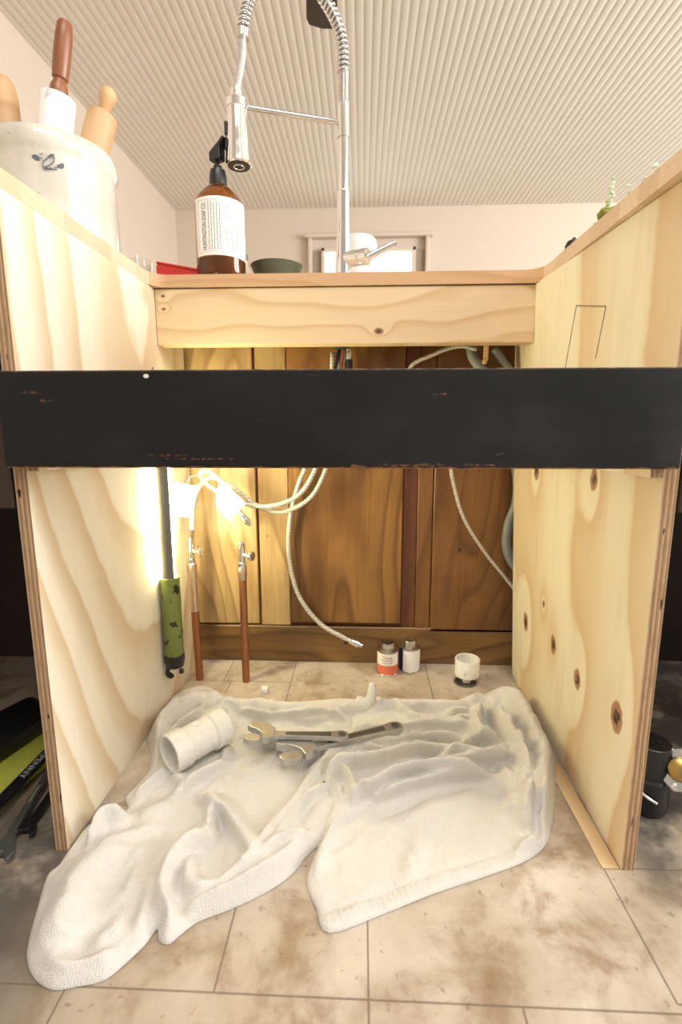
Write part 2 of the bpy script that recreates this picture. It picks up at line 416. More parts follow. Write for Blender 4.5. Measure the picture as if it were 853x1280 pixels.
M['greyink'] = simple('grey_ink', (.17, .17, .17), .7)
M['redink'] = simple('red_ink', (.55, .04, .03), .6)
M['coral'] = simple('coral_ink', (.72, .17, .09), .5)
M['navy'] = simple('navy_ink', (.02, .025, .08), .5)
M['pencil'] = simple('pencil_line', (.26, .19, .12), .8)
M['leaf'] = simple('pale_green_leaf', (.60, .66, .50), .5, 0, .25, 80)
M['moss'] = simple('moss_green', (.25, .27, .05), .8, 0, .3, 80)
M['blade'] = simple('dark_walnut_blade', (.045, .025, .016), .4, 0, .3)
g = G('marble'); n_ = g.noise(g.obj(), 5, 3, .5, 1.)
M['marble'] = g.done(g.ramp(n_, [(.35, (.80, .80, .79)), (.575, (.83, .82, .81)), (.59, (.5, .49, .48)), (.605, (.83, .83, .82))]), .15)
g = G('stoneware_glaze'); P_ = g.xyz(g.obj()); n_ = g.noise(g.obj(), 14, 4)
c_ = g.ramp(n_, [(.35, (.52, .49, .42)), (.6, (.63, .60, .53))]); sp_ = g.noise(g.obj(), 120, 1)
c_ = g.mix(g.mul(g.sstep(sp_, .74, .78), .5), c_, (.25, .2, .15)); g.bump(n_, .08, .003)
M['crock'] = g.done(c_, .16, Coat_Weight=.4)
M['crockink'] = simple('cobalt_grey_glaze', (.11, .125, .15), .25)
g = G('camouflage_green_plastic'); n_ = g.noise(g.mapv(g.obj(), (1, 1, .6)), 55, 2, .5)
M['green_handle'] = g.done(g.mix(g.sstep(n_, .60, .63), (.17, .215, .05), (.015, .02, .01)), .35)
g = G('amber_glass')
M['amber'] = g.done((.40, .13, .02), .05, 0, Transmission_Weight=.82, IOR=1.45)
M['soap'] = simple('dark_amber_soap', (.035, .012, .006), .15)
g = G('clear_glass'); M['glass'] = g.done((.93, .95, .93), .03, 0, Transmission_Weight=1., IOR=1.4)
g = G('fluorescent_tube'); g.b.inputs['Emission Color'].default_value = (1, .92, .52, 1); g.b.inputs['Emission Strength'].default_value = LAMP_E
M['tube'] = g.done((.9, .9, .9), .4)
g = G('daylit_window_pane'); g.b.inputs['Emission Color'].default_value = (1, .98, .93, 1); g.b.inputs['Emission Strength'].default_value = 1.3
M['pane'] = g.done((.9, .9, .9), .2)
def braided(name, a, b, sc=420):
    g = G(name); P = g.xyz(g.obj())
    s1 = g.mth('SINE', g.mul(g.add(P[0], g.add(P[2], P[1])), sc)); s2 = g.mth('SINE', g.mul(g.add(g.sub(P[0], P[2]), P[1]), sc*1.02))
    f = g.mul(g.add(g.mul(s1, s2), 1.), .5); g.bump(f, .5, .001)
    return g.done(g.mix(f, a, b), .38, .35)
M['braid'] = braided('braided_hose_sleeve', (.42, .40, .35), (.74, .71, .64))
def terry():
    g = G('terry_cloth'); p = g.obj(); P = g.xyz(p)
    loops = g.noise(p, 520, 3, .7); rows = g.mth('SINE', g.mul(P[0], 1900)); big = g.noise(p, 70, 3)
    h = g.add(g.add(loops, g.mul(rows, .08)), g.mul(big, .7))
    g.bump(h, .8, .0035)
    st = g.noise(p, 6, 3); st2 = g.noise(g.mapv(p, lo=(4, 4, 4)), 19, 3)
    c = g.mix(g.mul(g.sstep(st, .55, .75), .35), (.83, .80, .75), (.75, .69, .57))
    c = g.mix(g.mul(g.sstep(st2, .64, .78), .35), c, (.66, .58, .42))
    return g.done(c, .95, 0, Sheen_Weight=.0)
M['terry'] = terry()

# ------------------------------------------------------------------ room
def struct(name, mb, mat, **kw): return tag(mb.build(name, mat, **kw), kind='structure')
struct('floor', MB().box((-2.2, -2.6, -.05), (3.6, 4.3, 0)), M['floor'], smooth=0)
struct('wall_back', MB().box((-1.9, 4.10, 0), (3.6, 4.2, 2.6)), M['wall'], smooth=0)
struct('wall_left', MB().box((-1.72, -2.6, 0), (-1.62, 4.1, 2.6)), M['wall'], smooth=0)
mb = MB(); vs_ = []; n = 0; per = .0415; x = -1.63
prof = []
while x < 3.6:
    for (t, h) in ((0, 0), (.2, -.0009), (.4, -.0013), (.6, -.0009), (.78, 0), (.86, .0014), (.93, .0014)): prof.append((x+t*per, 2.455+h))
    x += per
vs_ = []
for (x, z) in prof: vs_ += [(x, -2.6, z), (x, 4.1, z), ]
fs_ = [(2*i, 2*i+2, 2*i+3, 2*i+1) for i in range(len(prof)-1)]
mb.addv(vs_, fs_); mb.box((-1.7, -2.6, 2.47), (3.6, 4.2, 2.52))
struct('ceiling', mb, M['ceiling'], smooth=60)
# window in the far wall
win = tag(bpy.data.objects.new('window_1', None), kind='structure'); C.objects.link(win); win.location = (.07, 4.1, 1.3)
mb = MB(); X0, X1, Zt = -.45, .60, 2.20
for (a, b) in (((X0, 4.04, .9), (X0+.035, 4.10, Zt)), ((X1-.035, 4.04, .9), (X1, 4.10, Zt)), ((X0-.03, 4.03, Zt), (X1+.03, 4.10, Zt+.03))): mb.box(a, b, .006)
mb.build('window_trim', M['wall'], win)
MB().box((X0+.035, 4.075, .9), (X0+.115, 4.098, 2.10), .003).box((X1-.115, 4.075, .9), (X1-.035, 4.098, 2.10), .003).build('side_panel', simple('taupe_paint', (.33, .27, .2), .6), win)  # strips beside the pane in plain grey-brown paint
fx0, fx1 = X0+.115, X1-.115
MB().box((fx0, 4.05, 1.0), (fx0+.03, 4.098, 2.12), .004).box((fx1-.03, 4.05, 1.0), (fx1, 4.098, 2.12), .004).box((fx0, 4.05, 2.09), (fx1, 4.098, 2.12), .004).build('window_frame', M['wall'], win)
MB().box((fx0+.03, 4.08, 1.0), (fx1-.03, 4.098, 2.09)).build('pane', M['pane'], win, smooth=0)

# ------------------------------------------------------------------ cabinet carcass
def panel(name, a, b, mat, edge, label, cat, ch=.0006):
    mb = MB(); mb.box(a, b, ch); o = mb.build(name, None, mats=[mat, edge], smooth=0)
    for p in o.data.polygons:
        if abs(p.normal.y) > .8 or abs(p.normal.z) > .8: p.material_index = 1
    return tag(o, label, cat)
HW = .390; D = .595; DR = .552
def toe(y, z): return (y/.44)*(.010-.034*(z/.88))
def warp(o):
    import bmesh
    bm = bmesh.new(); bm.from_mesh(o.data); bmesh.ops.subdivide_edges(bm, edges=[e for e in bm.edges if e.calc_length() > .1], cuts=9, use_grid_fill=True)
    bm.to_mesh(o.data); bm.free()
    for v in o.data.vertices: v.co.x += toe(v.co.y+o.location.y, v.co.z+o.location.z)
    return o
panel('plywood_side_panel', (-HW-.018, .0, 0), (-HW, D, .876), M['ply_left'], M['ply_edge_l'], 'pale plywood cabinet side left of the towels, with flame grain and rough ply edge', 'cabinet panel')
warp(panel('plywood_side_panel', (HW, .0, 0), (HW+.018, DR, .876), M['ply_right'], M['ply_edge_r'], 'knotty plywood cabinet side right of the towels, four dark knots in a row', 'cabinet panel'))
panel('plywood_cleat', (-HW, .0, .548), (-HW+.016, D-.03, .66), M['ply_left'], M['ply_edge_l'], 'short plywood cleat behind the black board on the left plywood side', 'cleat')
warp(panel('plywood_cleat', (HW-.016, .0, .542), (HW, DR-.03, .655), M['ply_right'], M['ply_edge_r'], 'short plywood cleat behind the black board on the right plywood side', 'cleat'))
mb = MB()
def pen(x, y):
    q = onX(x, y, HW)
    for _ in range(4): q = onX(x, y, HW+toe(q.y, q.z)-.0003)
    return q
pa, pb, pc, pd = pen(721, 382), pen(758, 383), pen(745, 448), pen(706, 466)
for q0, q1 in ((pa, pb), (pb, pc), (pa, pd)): mb.tube([q0, q1], .0009, 6)
rp = bpy.data.objects['plywood_side_panel.001']; o = mb.build('pencil_outline', M['pencil'], rp); tag(o, 'pencilled open rectangle')
# rail at the back of the cut-out
rl = MB().box((-HW+.0005, .440, .766), (HW-.0205, .478, .8745), .0015).build('sink_rail', M['rail'], smooth=0)
tag(rl, 'light pine board with small knot spanning below the back counter strip', 'board')
# black board
bb = MB().box((-.4035, -.020, .5545), (.3965, -.0005, .6685), .0022)
random.seed(4)
bo = bb.build('black_board', M['black'], smooth=0)
tag(bo, 'wide black painted board with worn edges spanning the front of the opening', 'board')
# countertop (U shape with rounded inner corners)
def rc(cx, cy, r, a0, a1, n=8): return [(cx+r*math.cos(a0+(a1-a0)*k/n), cy+r*math.sin(a0+(a1-a0)*k/n)) for k in range(n+1)]
xl, xr, yb, R_ = -HW-.001, HW-.016, .436, .035
poly = [(-1.25, -.022), (xl, -.022)] + rc(xl+R_, yb-R_, R_, PI, PI/2) + rc(xr-R_, yb-R_, R_, PI/2, 0) + [(xr, -.022), (1.25, -.022), (1.25, 1.05), (-1.25, 1.05)]
mb = MB()
n = len(poly)
def ct(z0, z1, z2):
    # rounded top arris
    vs_ = [(u, v, z0) for u, v in poly]+[(u, v, z1) for u, v in poly]+[(u, v, z2) for u, v in poly]
    fs_ = [(k, (k+1) % n, n+(k+1) % n, n+k) for k in range(n)]+[(n+k, n+(k+1) % n, 2*n+(k+1) % n, 2*n+k) for k in range(n)]
    return vs_, fs_
vs_, fs_ = ct(.8765, .893, .900); mb.addv(vs_, fs_)
# top and bottom as three convex rectangles plus corner fans are avoided: split polygon into strips
def cap(z):
    left = [(-1.25, -.022), (xl, -.022)]+rc(xl+R_, yb-R_, R_, PI, PI/2)+[(xl+R_, 1.05), (-1.25, 1.05)]
    midp = [(xl+R_, yb), (xr-R_, yb), (xr-R_, 1.05), (xl+R_, 1.05)]
    right = rc(xr-R_, yb-R_, R_, PI/2, 0)+[(xr, -.022), (1.25, -.022), (1.25, 1.05), (xr-R_, 1.05)]
    for q in (left, midp, right): mb.addv([(u, v, z) for u, v in q], [tuple(range(len(q)))])
cap(.8765); cap(.900)
ctop = mb.build('countertop', None, mats=[M['butcher'], M['counter_edge']], smooth=40)
for p in ctop.data.polygons:
    if abs(p.normal.y) > .45 and abs(p.normal.z) < .8: p.material_index = 1
tag(ctop, 'butcher block countertop with a rounded sink cut-out in the middle', 'countertop')
shim = MB().box((HW-.024, .001, 0), (HW-.0015, .36, .0028), .0006).build('wood_strip', M['rail'], smooth=0)
tag(shim, 'thin pale wooden strip lying on the tiles along the foot of the knotty right panel', 'wood strip')
# panelled pine back
bk = thing('panelled_cabinet_back', (0, .60, 0), 'aged orange brown pine panelling closing the back of the sink cabinet', 'wood panelling')
MB().box((-.60, .612, 0), (.62, .63, .875)).build('backing_board', M['pine_red'], bk, smooth=0)
def brd(name, a, b, mat, lab=None, ch=.002):
    o = MB().box(a, b, ch).build(name, M[mat], bk, smooth=0)
    if lab: o['label'] = lab
brd('bottom_rail', (-.408, .600, 0), (.60, .612, .096), 'pine_h')
brd('panel', (-.408, .603, .100), (-.231, .612, .87), 'pine')
brd('stile', (-.2245, .601, .098), (-.150, .612, .805), 'pine')
brd('stile', (-.2245, .601, .808), (-.150, .612, .87), 'pine')
brd('panel', (-.1485, .597, .108), (.130, .6115, .87), 'pine2')
brd('stile', (.131, .6075, .096), (.167, .612, .87), 'pine_red', 'dark red stained stile')
brd('stile', (.167, .603, .096), (.2035, .612, .87), 'pine_s')
brd('panel', (.2055, .600, .087), (.60, .612, .87), 'pine_s')
# neighbouring dark cabinets
for sx, nm in ((-1, 'left'), (1, 'right')):
    t = thing('dark_cabinet_interior', (sx*.8, .3, 0), 'dark cabinet interior seen past the %s plywood side under the counter' % nm, 'cabinet')
    a, b = sorted((sx*.412, sx*1.22))
    MB().box((a, .60 if sx < 0 else .64, 0), (b, .64 if sx < 0 else .66, .875)).build('back', M['cab_dark'], t, smooth=0)
    a2, b2 = sorted((sx*1.20, sx*1.22)); MB().box((a2, .0, 0), (b2, .59, .875)).build('side', M['cab_dark'], t, smooth=0)
    if sx < 0: MB().box((a, .0, .50), (-.412, .02, .875), .002).build('light_blocker', M['cab_dark'], t, smooth=0)  # dark boards added on both sides to keep room light out below
    else: MB().box((.412, .0, .50), (b, .02, .875), .002).build('light_blocker', M['cab_dark'], t, smooth=0)

# ------------------------------------------------------------------ towels
LEVELS = {}
def w2(p, z=0.): q = onZ(p[0], p[1], z); return (q.x, q.y)
def seg_d(X, Y, pts):
    """distance, signed side and arc position to a polyline"""
    best = np.full(X.shape, 1e9); side = np.zeros(X.shape); arc = np.zeros(X.shape); acc = 0; tt = np.zeros(X.shape)
    L = [math.dist(pts[i], pts[i+1]) for i in range(len(pts)-1)]; tot = sum(L)
    for i in range(len(pts)-1):
        ax, ay = pts[i]; bx, by = pts[i+1]; dx, dy = bx-ax, by-ay; l2 = dx*dx+dy*dy+1e-12
        t = np.clip(((X-ax)*dx+(Y-ay)*dy)/l2, 0, 1); d = np.hypot(X-ax-t*dx, Y-ay-t*dy)
        m = d < best; best = np.where(m, d, best); side = np.where(m, np.sign(dx*(Y-ay)-dy*(X-ax)), side); arc = np.where(m, acc+t*L[i], arc); acc += L[i]
    return best, side, arc/tot
def smooth2(pts, k=5): return [(p.x, p.y) for p in spline([(q[0], q[1], 0) for q in pts], k)]
# ridges: pixel trace, height, width on each side (left side, right side of travel)
RA = [
 ([(262, 880), (240, 900), (222, 918)], .040, .006, .008),
 ([(300, 893), (340, 900), (400, 896), (430, 899)], .028, .010, .005),
 ([(275, 1000), (262, 1020), (258, 1045)], .024, .008, .008),
 ([(215, 975), (228, 985), (212, 1005)], .018, .010, .010),
 ([(190, 1100), (182, 1140), (172, 1170)], .012, .010, .010),
 ([(120, 1080), (140, 1060), (170, 1050), (190, 1030)], .016, .010, .012),
 ([(243, 868), (285, 884), (330, 888), (390, 892), (440, 888), (475, 884)], .026, .016, .020),
 ([(256, 868), (222, 886), (199, 915), (200, 945)], .040, .030, .022),
 ([(206, 930), (232, 905), (262, 893), (292, 880)], .034, .006, .014),
 ([(288, 885), (284, 930), (276, 965), (268, 992)], .012, .010, .006),
 ([(228, 990), (244, 975), (284, 958)], .026, .012, .010),
 ([(205, 945), (206, 968), (185, 985), (165, 1002)], .016, .006, .008),
 ([(248, 1000), (276, 1018), (300, 1048), (322, 1082)], .030, .016, .010),
 ([(262, 1046), (236, 1054), (212, 1085), (202, 1125), (203, 1160)], .030, .012, .014),
 ([(236, 1075), (232, 1110), (243, 1122), (272, 1108)], .022, .008, .010),
 ([(300, 1095), (340, 1040), (375, 995), (405, 955), (440, 940)], .020, .009, .012),
 ([(325, 1085), (352, 1040), (385, 1000), (410, 985)], .020, .007, .009),
 ([(268, 1118), (300, 1090), (322, 1062)], .020, .007, .008),
 ([(228, 1155), (292, 1122), (350, 1085), (390, 1058)], .020, .016, .016),
 ([(292, 1100), (340, 1062), (385, 1052)], .022, .012, .012),
 ([(104, 1062), (120, 1036), (150, 1028)], .030, .008, .010),
 ([(150, 1050), (110, 1090), (80, 1140), (62, 1195)], .022, .030, .026),
 ([(180, 1060), (165, 1110), (140, 1160), (110, 1205)], .012, .016, .022),
 ([(52, 1210), (80, 1222), (112, 1216), (140, 1203)], .012, .008, .012),
 ([(210, 1010), (180, 1030), (160, 1060)], .014, .02, .02),
 ([(330, 905), (380, 906), (430, 902)], .010, .010, .008),
 ([(300, 985), (330, 960), (365, 960)], .008, .02, .02),
]
VA = [([(205, 935), (228, 908), (258, 896), (288, 884)], .012, .005), ([(300, 902), (350, 898), (410, 908)], .010, .004), ([(345, 1015), (372, 985), (400, 955)], .008, .004), ([(320, 1070), (345, 1040), (375, 1002)], .008, .004), ([(275, 1030), (270, 1070), (262, 1100)], .014, .007), ([(150, 1110), (172, 1075), (200, 1040)], .006, .007), ([(412, 908), (428, 907), (442, 900)], .010, .004), ([(110, 1178), (135, 1150), (160, 1120)], .009, .012), ([(258, 1038), (262, 1060), (250, 1080)], .012, .008),
      ([(222, 1090), (218, 1120), (232, 1142)], .012, .007), ([(290, 1030), (310, 1050), (322, 1066)], .006, .004), ([(395, 985), (375, 1028)], .008, .003),
      ([(128, 1045), (118, 1062)], .010, .006), ([(262, 990), (272, 975)], .008, .004)]
RB = [
 ([(470, 1000), (520, 982), (566, 972), (604, 974)], .030, .012, .006),
 ([(448, 935), (490, 940), (530, 930)], .030, .007, .007),
 ([(560, 890), (590, 896), (606, 912)], .034, .008, .008),
 ([(545, 955), (590, 930), (622, 918)], .036, .008, .008),
 ([(630, 960), (640, 990), (640, 1020)], .020, .010, .008),
 ([(462, 880), (500, 884), (540, 884), (580, 884), (608, 876)], .028, .012, .016),
 ([(488, 876), (508, 892), (535, 902), (570, 904), (600, 900)], .030, .008, .010),
 ([(616, 874), (636, 872), (652, 888), (668, 915), (680, 945), (684, 980), (680, 1020)], .044, .026, .022),
 ([(614, 880), (630, 900), (646, 928), (658, 960), (663, 995), (666, 1025)], .052, .018, .014),
 ([(602, 885), (596, 905), (606, 920), (628, 925)], .045, .010, .010),
 ([(425, 925), (460, 915), (500, 912), (540, 908), (590, 912), (612, 925)], .028, .010, .012),
 ([(412, 948), (450, 930), (490, 925), (530, 922), (566, 926), (592, 938)], .034, .010, .008),
 ([(400, 975), (430, 958), (470, 950), (520, 938), (570, 940), (612, 948), (636, 935)], .042, .013, .010),
 ([(438, 1000), (470, 985), (510, 966), (560, 962), (606, 968)], .050, .018, .007),
 ([(520, 968), (570, 955), (620, 950), (645, 945)], .036, .014, .010),
 ([(430, 965), (440, 985), (442, 1006)], .036, .008, .008),
 ([(424, 985), (405, 1035), (390, 1085)], .030, .014, .012),
 ([(404, 962), (402, 985), (412, 1005)], .034, .005, .006),
 ([(420, 960), (445, 950), (470, 955)], .030, .01, .01),
 ([(540, 1020), (524, 1060), (512, 1090)], .008, .012, .016),
 ([(600, 1000), (560, 1010), (500, 1035)], .010, .02, .02),
 ([(655, 1070), (682, 1050), (690, 1020)], .018, .012, .014),
]
VB = [([(464, 985), (455, 1018), (430, 1045), (405, 1062)], .007, .0032), ([(440, 1022), (475, 1010), (530, 988), (604, 972)], .010, .004), ([(640, 940), (655, 975), (668, 1010), (672, 1040)], .014, .006), ([(608, 880), (622, 900), (640, 930)], .012, .004), ([(440, 945), (500, 934), (560, 938)], .010, .004), ([(500, 890), (540, 897), (595, 895)], .012, .004), ([(640, 950), (648, 968), (655, 990)], .018, .006), ([(664, 1005), (668, 1028), (672, 1040)], .016, .004), ([(412, 982), (420, 1005)], .016, .004),
      ([(528, 918), (555, 932), (575, 930)], .014, .003), ([(445, 1018), (480, 1012), (530, 990)], .006, .005), ([(600, 925), (604, 935)], .016, .004),
      ([(500, 1042), (520, 1068)], .004, .006), ([(455, 1050), (475, 1075)], .005, .007)]
WR1 = [(316, 915), (372, 915), (434, 921)]; WR2 = [(362, 936), (405, 928), (500, 909)]
FLATS = [(WR1, .031, .014), (WR2, .031, .014), ([(222, 948), (272, 925)], .008, .030)]
def cloth(name, outline_px, ridges, valleys, thick, base, seed, under=None, hem=None, step=.0027, floor_z=.0008, rough_edge=None):
    out = smooth2([w2(p, .004) for p in outline_px]+[w2(outline_px[0], .004)], 4)[:-1]
    poly = np.array(out); x0, y0 = poly.min(0)-.01; x1, y1 = poly.max(0)+.01
    xs = np.arange(x0, x1, step); ys = np.arange(y0, y1, step); X, Y = np.meshgrid(xs, ys, indexing='ij')
    inside = np.zeros(X.shape, bool); n = len(poly)
    for i in range(n):
        ax, ay = poly[i]; bx, by = poly[(i+1) % n]
        c = ((ay > Y) != (by > Y)) & (X < (bx-ax)*(Y-ay)/(by-ay+1e-15)+ax); inside ^= c
    de = np.full(X.shape, 1e9); NX = X.copy(); NY = Y.copy(); AR = np.zeros(X.shape); acc = 0
    for i in range(n):
        ax, ay = poly[i]; bx, by = poly[(i+1) % n]; dx, dy = bx-ax, by-ay; l2 = dx*dx+dy*dy+1e-15
        t = np.clip(((X-ax)*dx+(Y-ay)*dy)/l2, 0, 1); qx = ax+t*dx; qy = ay+t*dy; d = np.hypot(X-qx, Y-qy)
        m = d < de; de = np.where(m, d, de); NX = np.where(m, qx, NX); NY = np.where(m, qy, NY); AR = np.where(m, acc+t*math.sqrt(l2), AR); acc += math.sqrt(l2)
    H = height(X, Y, ridges, valleys, base, seed)
    for pts, hh, wd in FLATS:
        pw = [w2(p, hh) for p in pts]; d, _, _ = seg_d(X, Y, pw); k = np.clip(1.6-d/wd, 0, 1); k = k*k*(3-2*k); H = H*(1-k)+np.minimum(H, hh)*k*(1) + 0*k
        H = np.where(k > 0, H*(1-k)+(hh)*k, H)
    t = np.clip(de/.016, 0, 1); H = thick*.9+(H-thick*.9)*(t*t*(3-2*t)*.85+.15*t)
    q = np.clip(de/(thick*1.1), 0, 1); prof = np.sqrt(1-(1-q)**2)
    H = floor_z+(H-floor_z)*(.12+.88*prof)
    if under is not None:
        U = under(X, Y); lo = np.where(inside, U+.004, 0); H = np.maximum(H, lo*(.2+.8*prof)+.0)
        H = np.where(U > .003, np.maximum(H, U+.0012+thick*prof*.7), H)
    if hem:
        hpx = [w2(p) for p in hem]; d, _, a = seg_d(X, Y, hpx); L = sum(math.dist(hpx[i], hpx[i+1]) for i in range(len(hpx)-1))
        H = H+np.where((d < .017) & (d > .003), .0011*np.sin(a*L/.0085*2*PI), 0)
        H = H-np.where(abs(d-.019) < .002, .0014, 0)
    keep = inside[:-1, :-1] & inside[1:, :-1] & inside[:-1, 1:] & inside[1:, 1:]
    idx = -np.ones(X.shape, int); used = np.zeros(X.shape, bool)
    for a in (0, 1):
        for b in (0, 1): used[a:a+keep.shape[0], b:b+keep.shape[1]] |= keep
    nb = np.zeros(X.shape, int)
    for a in (0, 1):
        for b in (0, 1): nb[a:a+keep.shape[0], b:b+keep.shape[1]] += keep
    bd = used & (nb < 4)
    NX = np.where(NY > -.002, np.clip(NX, -.3875, .390+NY*.02), NX); X = np.where(Y > -.002, np.clip(X, -.3875, .389+Y*.02), X)
    rng = np.random.default_rng(seed)
    XX = np.where(bd, NX, X); YY = np.where(bd, NY, Y)
    YY = np.where(bd, YY, YY-SH*np.clip(H-base-.004, 0, 1)*np.clip((de-.008)/.05, 0, 1))
    H = np.where(bd, floor_z+.0022 if under is None else np.maximum(floor_z+.0022, under(XX, YY)+.001), H)
    ids = np.argwhere(used); idx[used] = np.arange(len(ids))
    vs = np.stack([XX[used], YY[used], H[used]], 1); k = np.argwhere(keep)
    F = [(int(idx[i, j]), int(idx[i+1, j]), int(idx[i+1, j+1]), int(idx[i, j+1])) for i, j in k]
    # skirt
    from collections import Counter
    ec = {}
    for f in F:
        for q in range(4):
            e = (f[q], f[(q+1) % 4]); r = (e[1], e[0])
            if r in ec: del ec[r]
            else: ec[e] = 1
    vs = vs.tolist(); mp = {}
    for a, b in list(ec):
        for q in (a, b):
            if q not in mp: mp[q] = len(vs); vs.append([vs[q][0], vs[q][1], max(floor_z, vs[q][2]-.002)])
        F.append((b, a, mp[a], mp[b]))
    mb = MB(); mb.addv(vs, F)
    LEVELS[name] = (X, Y, np.where(inside, H, 0), x0, y0, step)
    return mb
def sample(name):
    X, Y, H, x0, y0, st = LEVELS[name]
    def f(A, B):
        i = np.clip(((A-x0)/st).round().astype(int), 0, H.shape[0]-1); j = np.clip(((B-y0)/st).round().astype(int), 0, H.shape[1]-1)
        ins = (A > x0) & (A < x0+st*H.shape[0]) & (B > y0) & (B < y0+st*H.shape[1])
        return np.where(ins, H[i, j], 0)
    return f
def fbm(X, Y, sc, seed):
    # value noise
    rng = np.random.default_rng(seed); T = rng.random((64, 64)); out = np.zeros(X.shape); a = 1
    for o in range(3):
        u = X*sc+17.3*o+100; v = Y*sc+9.1*o+100; iu = np.floor(u).astype(int); iv = np.floor(v).astype(int); fu = u-iu; fv = v-iv
        fu = fu*fu*(3-2*fu); fv = fv*fv*(3-2*fv)
        g = lambda a_, b_: T[a_ % 64, b_ % 64]
        out += a*((g(iu, iv)*(1-fu)+g(iu+1, iv)*fu)*(1-fv)+(g(iu, iv+1)*(1-fu)+g(iu+1, iv+1)*fu)*fv-.5); a *= .5; sc *= 2.1
    return out
SH = .55
def height(X, Y, ridges, valleys, base, seed):
    wx = fbm(X, Y, 22, seed+5)*.006; wy = fbm(X, Y, 22, seed+6)*.006; X2 = X+wx; Y2 = Y+wy
    S = np.zeros(X.shape)
    for pts, h, wl, wr in ridges:
        pw = smooth2([(w2(p, h*.8)[0], w2(p, h*.8)[1]+SH*h) for p in pts], 4); d, s, a = seg_d(X2, Y2, pw); wd = np.where(s > 0, wl, wr)
        fade = np.clip(np.minimum(a, 1-a)*5+.45, 0, 1)
        q = (d/wd)
        S += (1.2*h*fade*np.exp(-(q/.85)**2*.8))**5
    H = base+S**.2
    for pts, dp, wd in valleys:
        pw = smooth2([w2(p, .018) for p in pts], 4); d, s, a = seg_d(X2, Y2, pw); H -= dp*np.exp(-(d/wd)**2)
    def ridged(a, b, sd):
        n_ = fbm(a, b, 1, sd); return np.exp(-(n_/.11)**2)
    wrx = X+fbm(X, Y, 8, seed+8)*.05; wry = Y+fbm(X, Y, 8, seed+9)*.05
    ang = -.12 if seed == 11 else .75
    ca_, sa_ = math.cos(ang), math.sin(ang); al = wrx*ca_+wry*sa_; ac = -wrx*sa_+wry*ca_
    mask = np.clip((Y-(.02 if seed == 11 else .0))/.06, .0 if seed == 11 else .22, 1)*np.clip(.55+fbm(X, Y, 6, seed+20)*1.6, .15, 1)
    H += mask*(ridged(al*7, ac*34, seed+12)*.0085+ridged(al*12+5, ac*55, seed+13)*.005)
    H -= mask*ridged(al*9+9, ac*40, seed+14)*.003
    K = np.array([1, 2, 3, 2, 1])/9.
    for _ in range(1):
        H = sum(k_*np.roll(H, i_-2, 0) for i_, k_ in enumerate(K)); H = sum(k_*np.roll(H, i_-2, 1) for i_, k_ in enumerate(K))
    H += fbm(X, Y, 30, seed)*.0045+fbm(X, Y, 9, seed+1)*.004+fbm(X, Y, 160, seed+2)*.0011
    return np.maximum(H, .005)
OUT_A = [(248, 857), (264, 859), (278, 871), (310, 873), (345, 877), (375, 877), (420, 873), (452, 874), (480, 876), (520, 885), (530, 930), (520, 985), (470, 1010), (430, 1035),
         (398, 1056), (384, 1068), (366, 1090), (342, 1108), (312, 1124), (282, 1137), (248, 1150), (226, 1166), (211, 1178), (199, 1174), (196, 1160), (180, 1180), (150, 1208), (128, 1224), (95, 1231),
         (66, 1235), (44, 1222), (34, 1200), (36, 1175), (48, 1130), (60, 1092), (74, 1080), (90, 1056), (112, 1030), (138, 1024), (160, 1010), (157, 996), (172, 980), (186, 962), (188, 940), (184, 925), (186, 902), (202, 880), (226, 864)]
OUT_B = [(470, 874), (500, 873), (540, 874), (575, 876), (600, 872), (616, 862), (642, 859), (656, 868), (668, 890), (684, 922), (695, 950), (694, 1000), (690, 1034), (680, 1058), (652, 1077),
         (600, 1096), (540, 1116), (478, 1141), (411, 1164), (396, 1134), (384, 1102), (392, 1072), (408, 1035), (416, 1006), (404, 985), (404, 962), (420, 940), (436, 918), (444, 896), (452, 880)]
mbA = cloth('A', OUT_A, RA, VA, .007, .009, 3)
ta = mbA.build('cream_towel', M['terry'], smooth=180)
tag(ta, 'crumpled white towel on the left, long lobe reaching the front floor', 'towel')
mbB = cloth('B', OUT_B, RB, VB, .0045, .006, 11, under=sample('A'), hem=[(411, 1164), (478, 1141), (540, 1116), (600, 1096), (652, 1077)])
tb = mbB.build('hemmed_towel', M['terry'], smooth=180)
tag(tb, 'bunched white towel on the right with a flat ribbed hem corner in front', 'towel')
# the upright corner tip
tip = MB(); q = onZ(462, 880, .030); q2 = onY(466, 853, q.y+.012)
tip.tube(spline([q+Vector((-.001, .004, -.024)), q+Vector((-.001, .002, -.006)), q.lerp(q2, .5)+Vector((.002, 0, 0)), q2], 6), [.014]*6+[.012]*5+[.010]*4+[.008]*3+[.004], 12)
o = tip.build('corner_tip', M['terry'], ta, smooth=180)

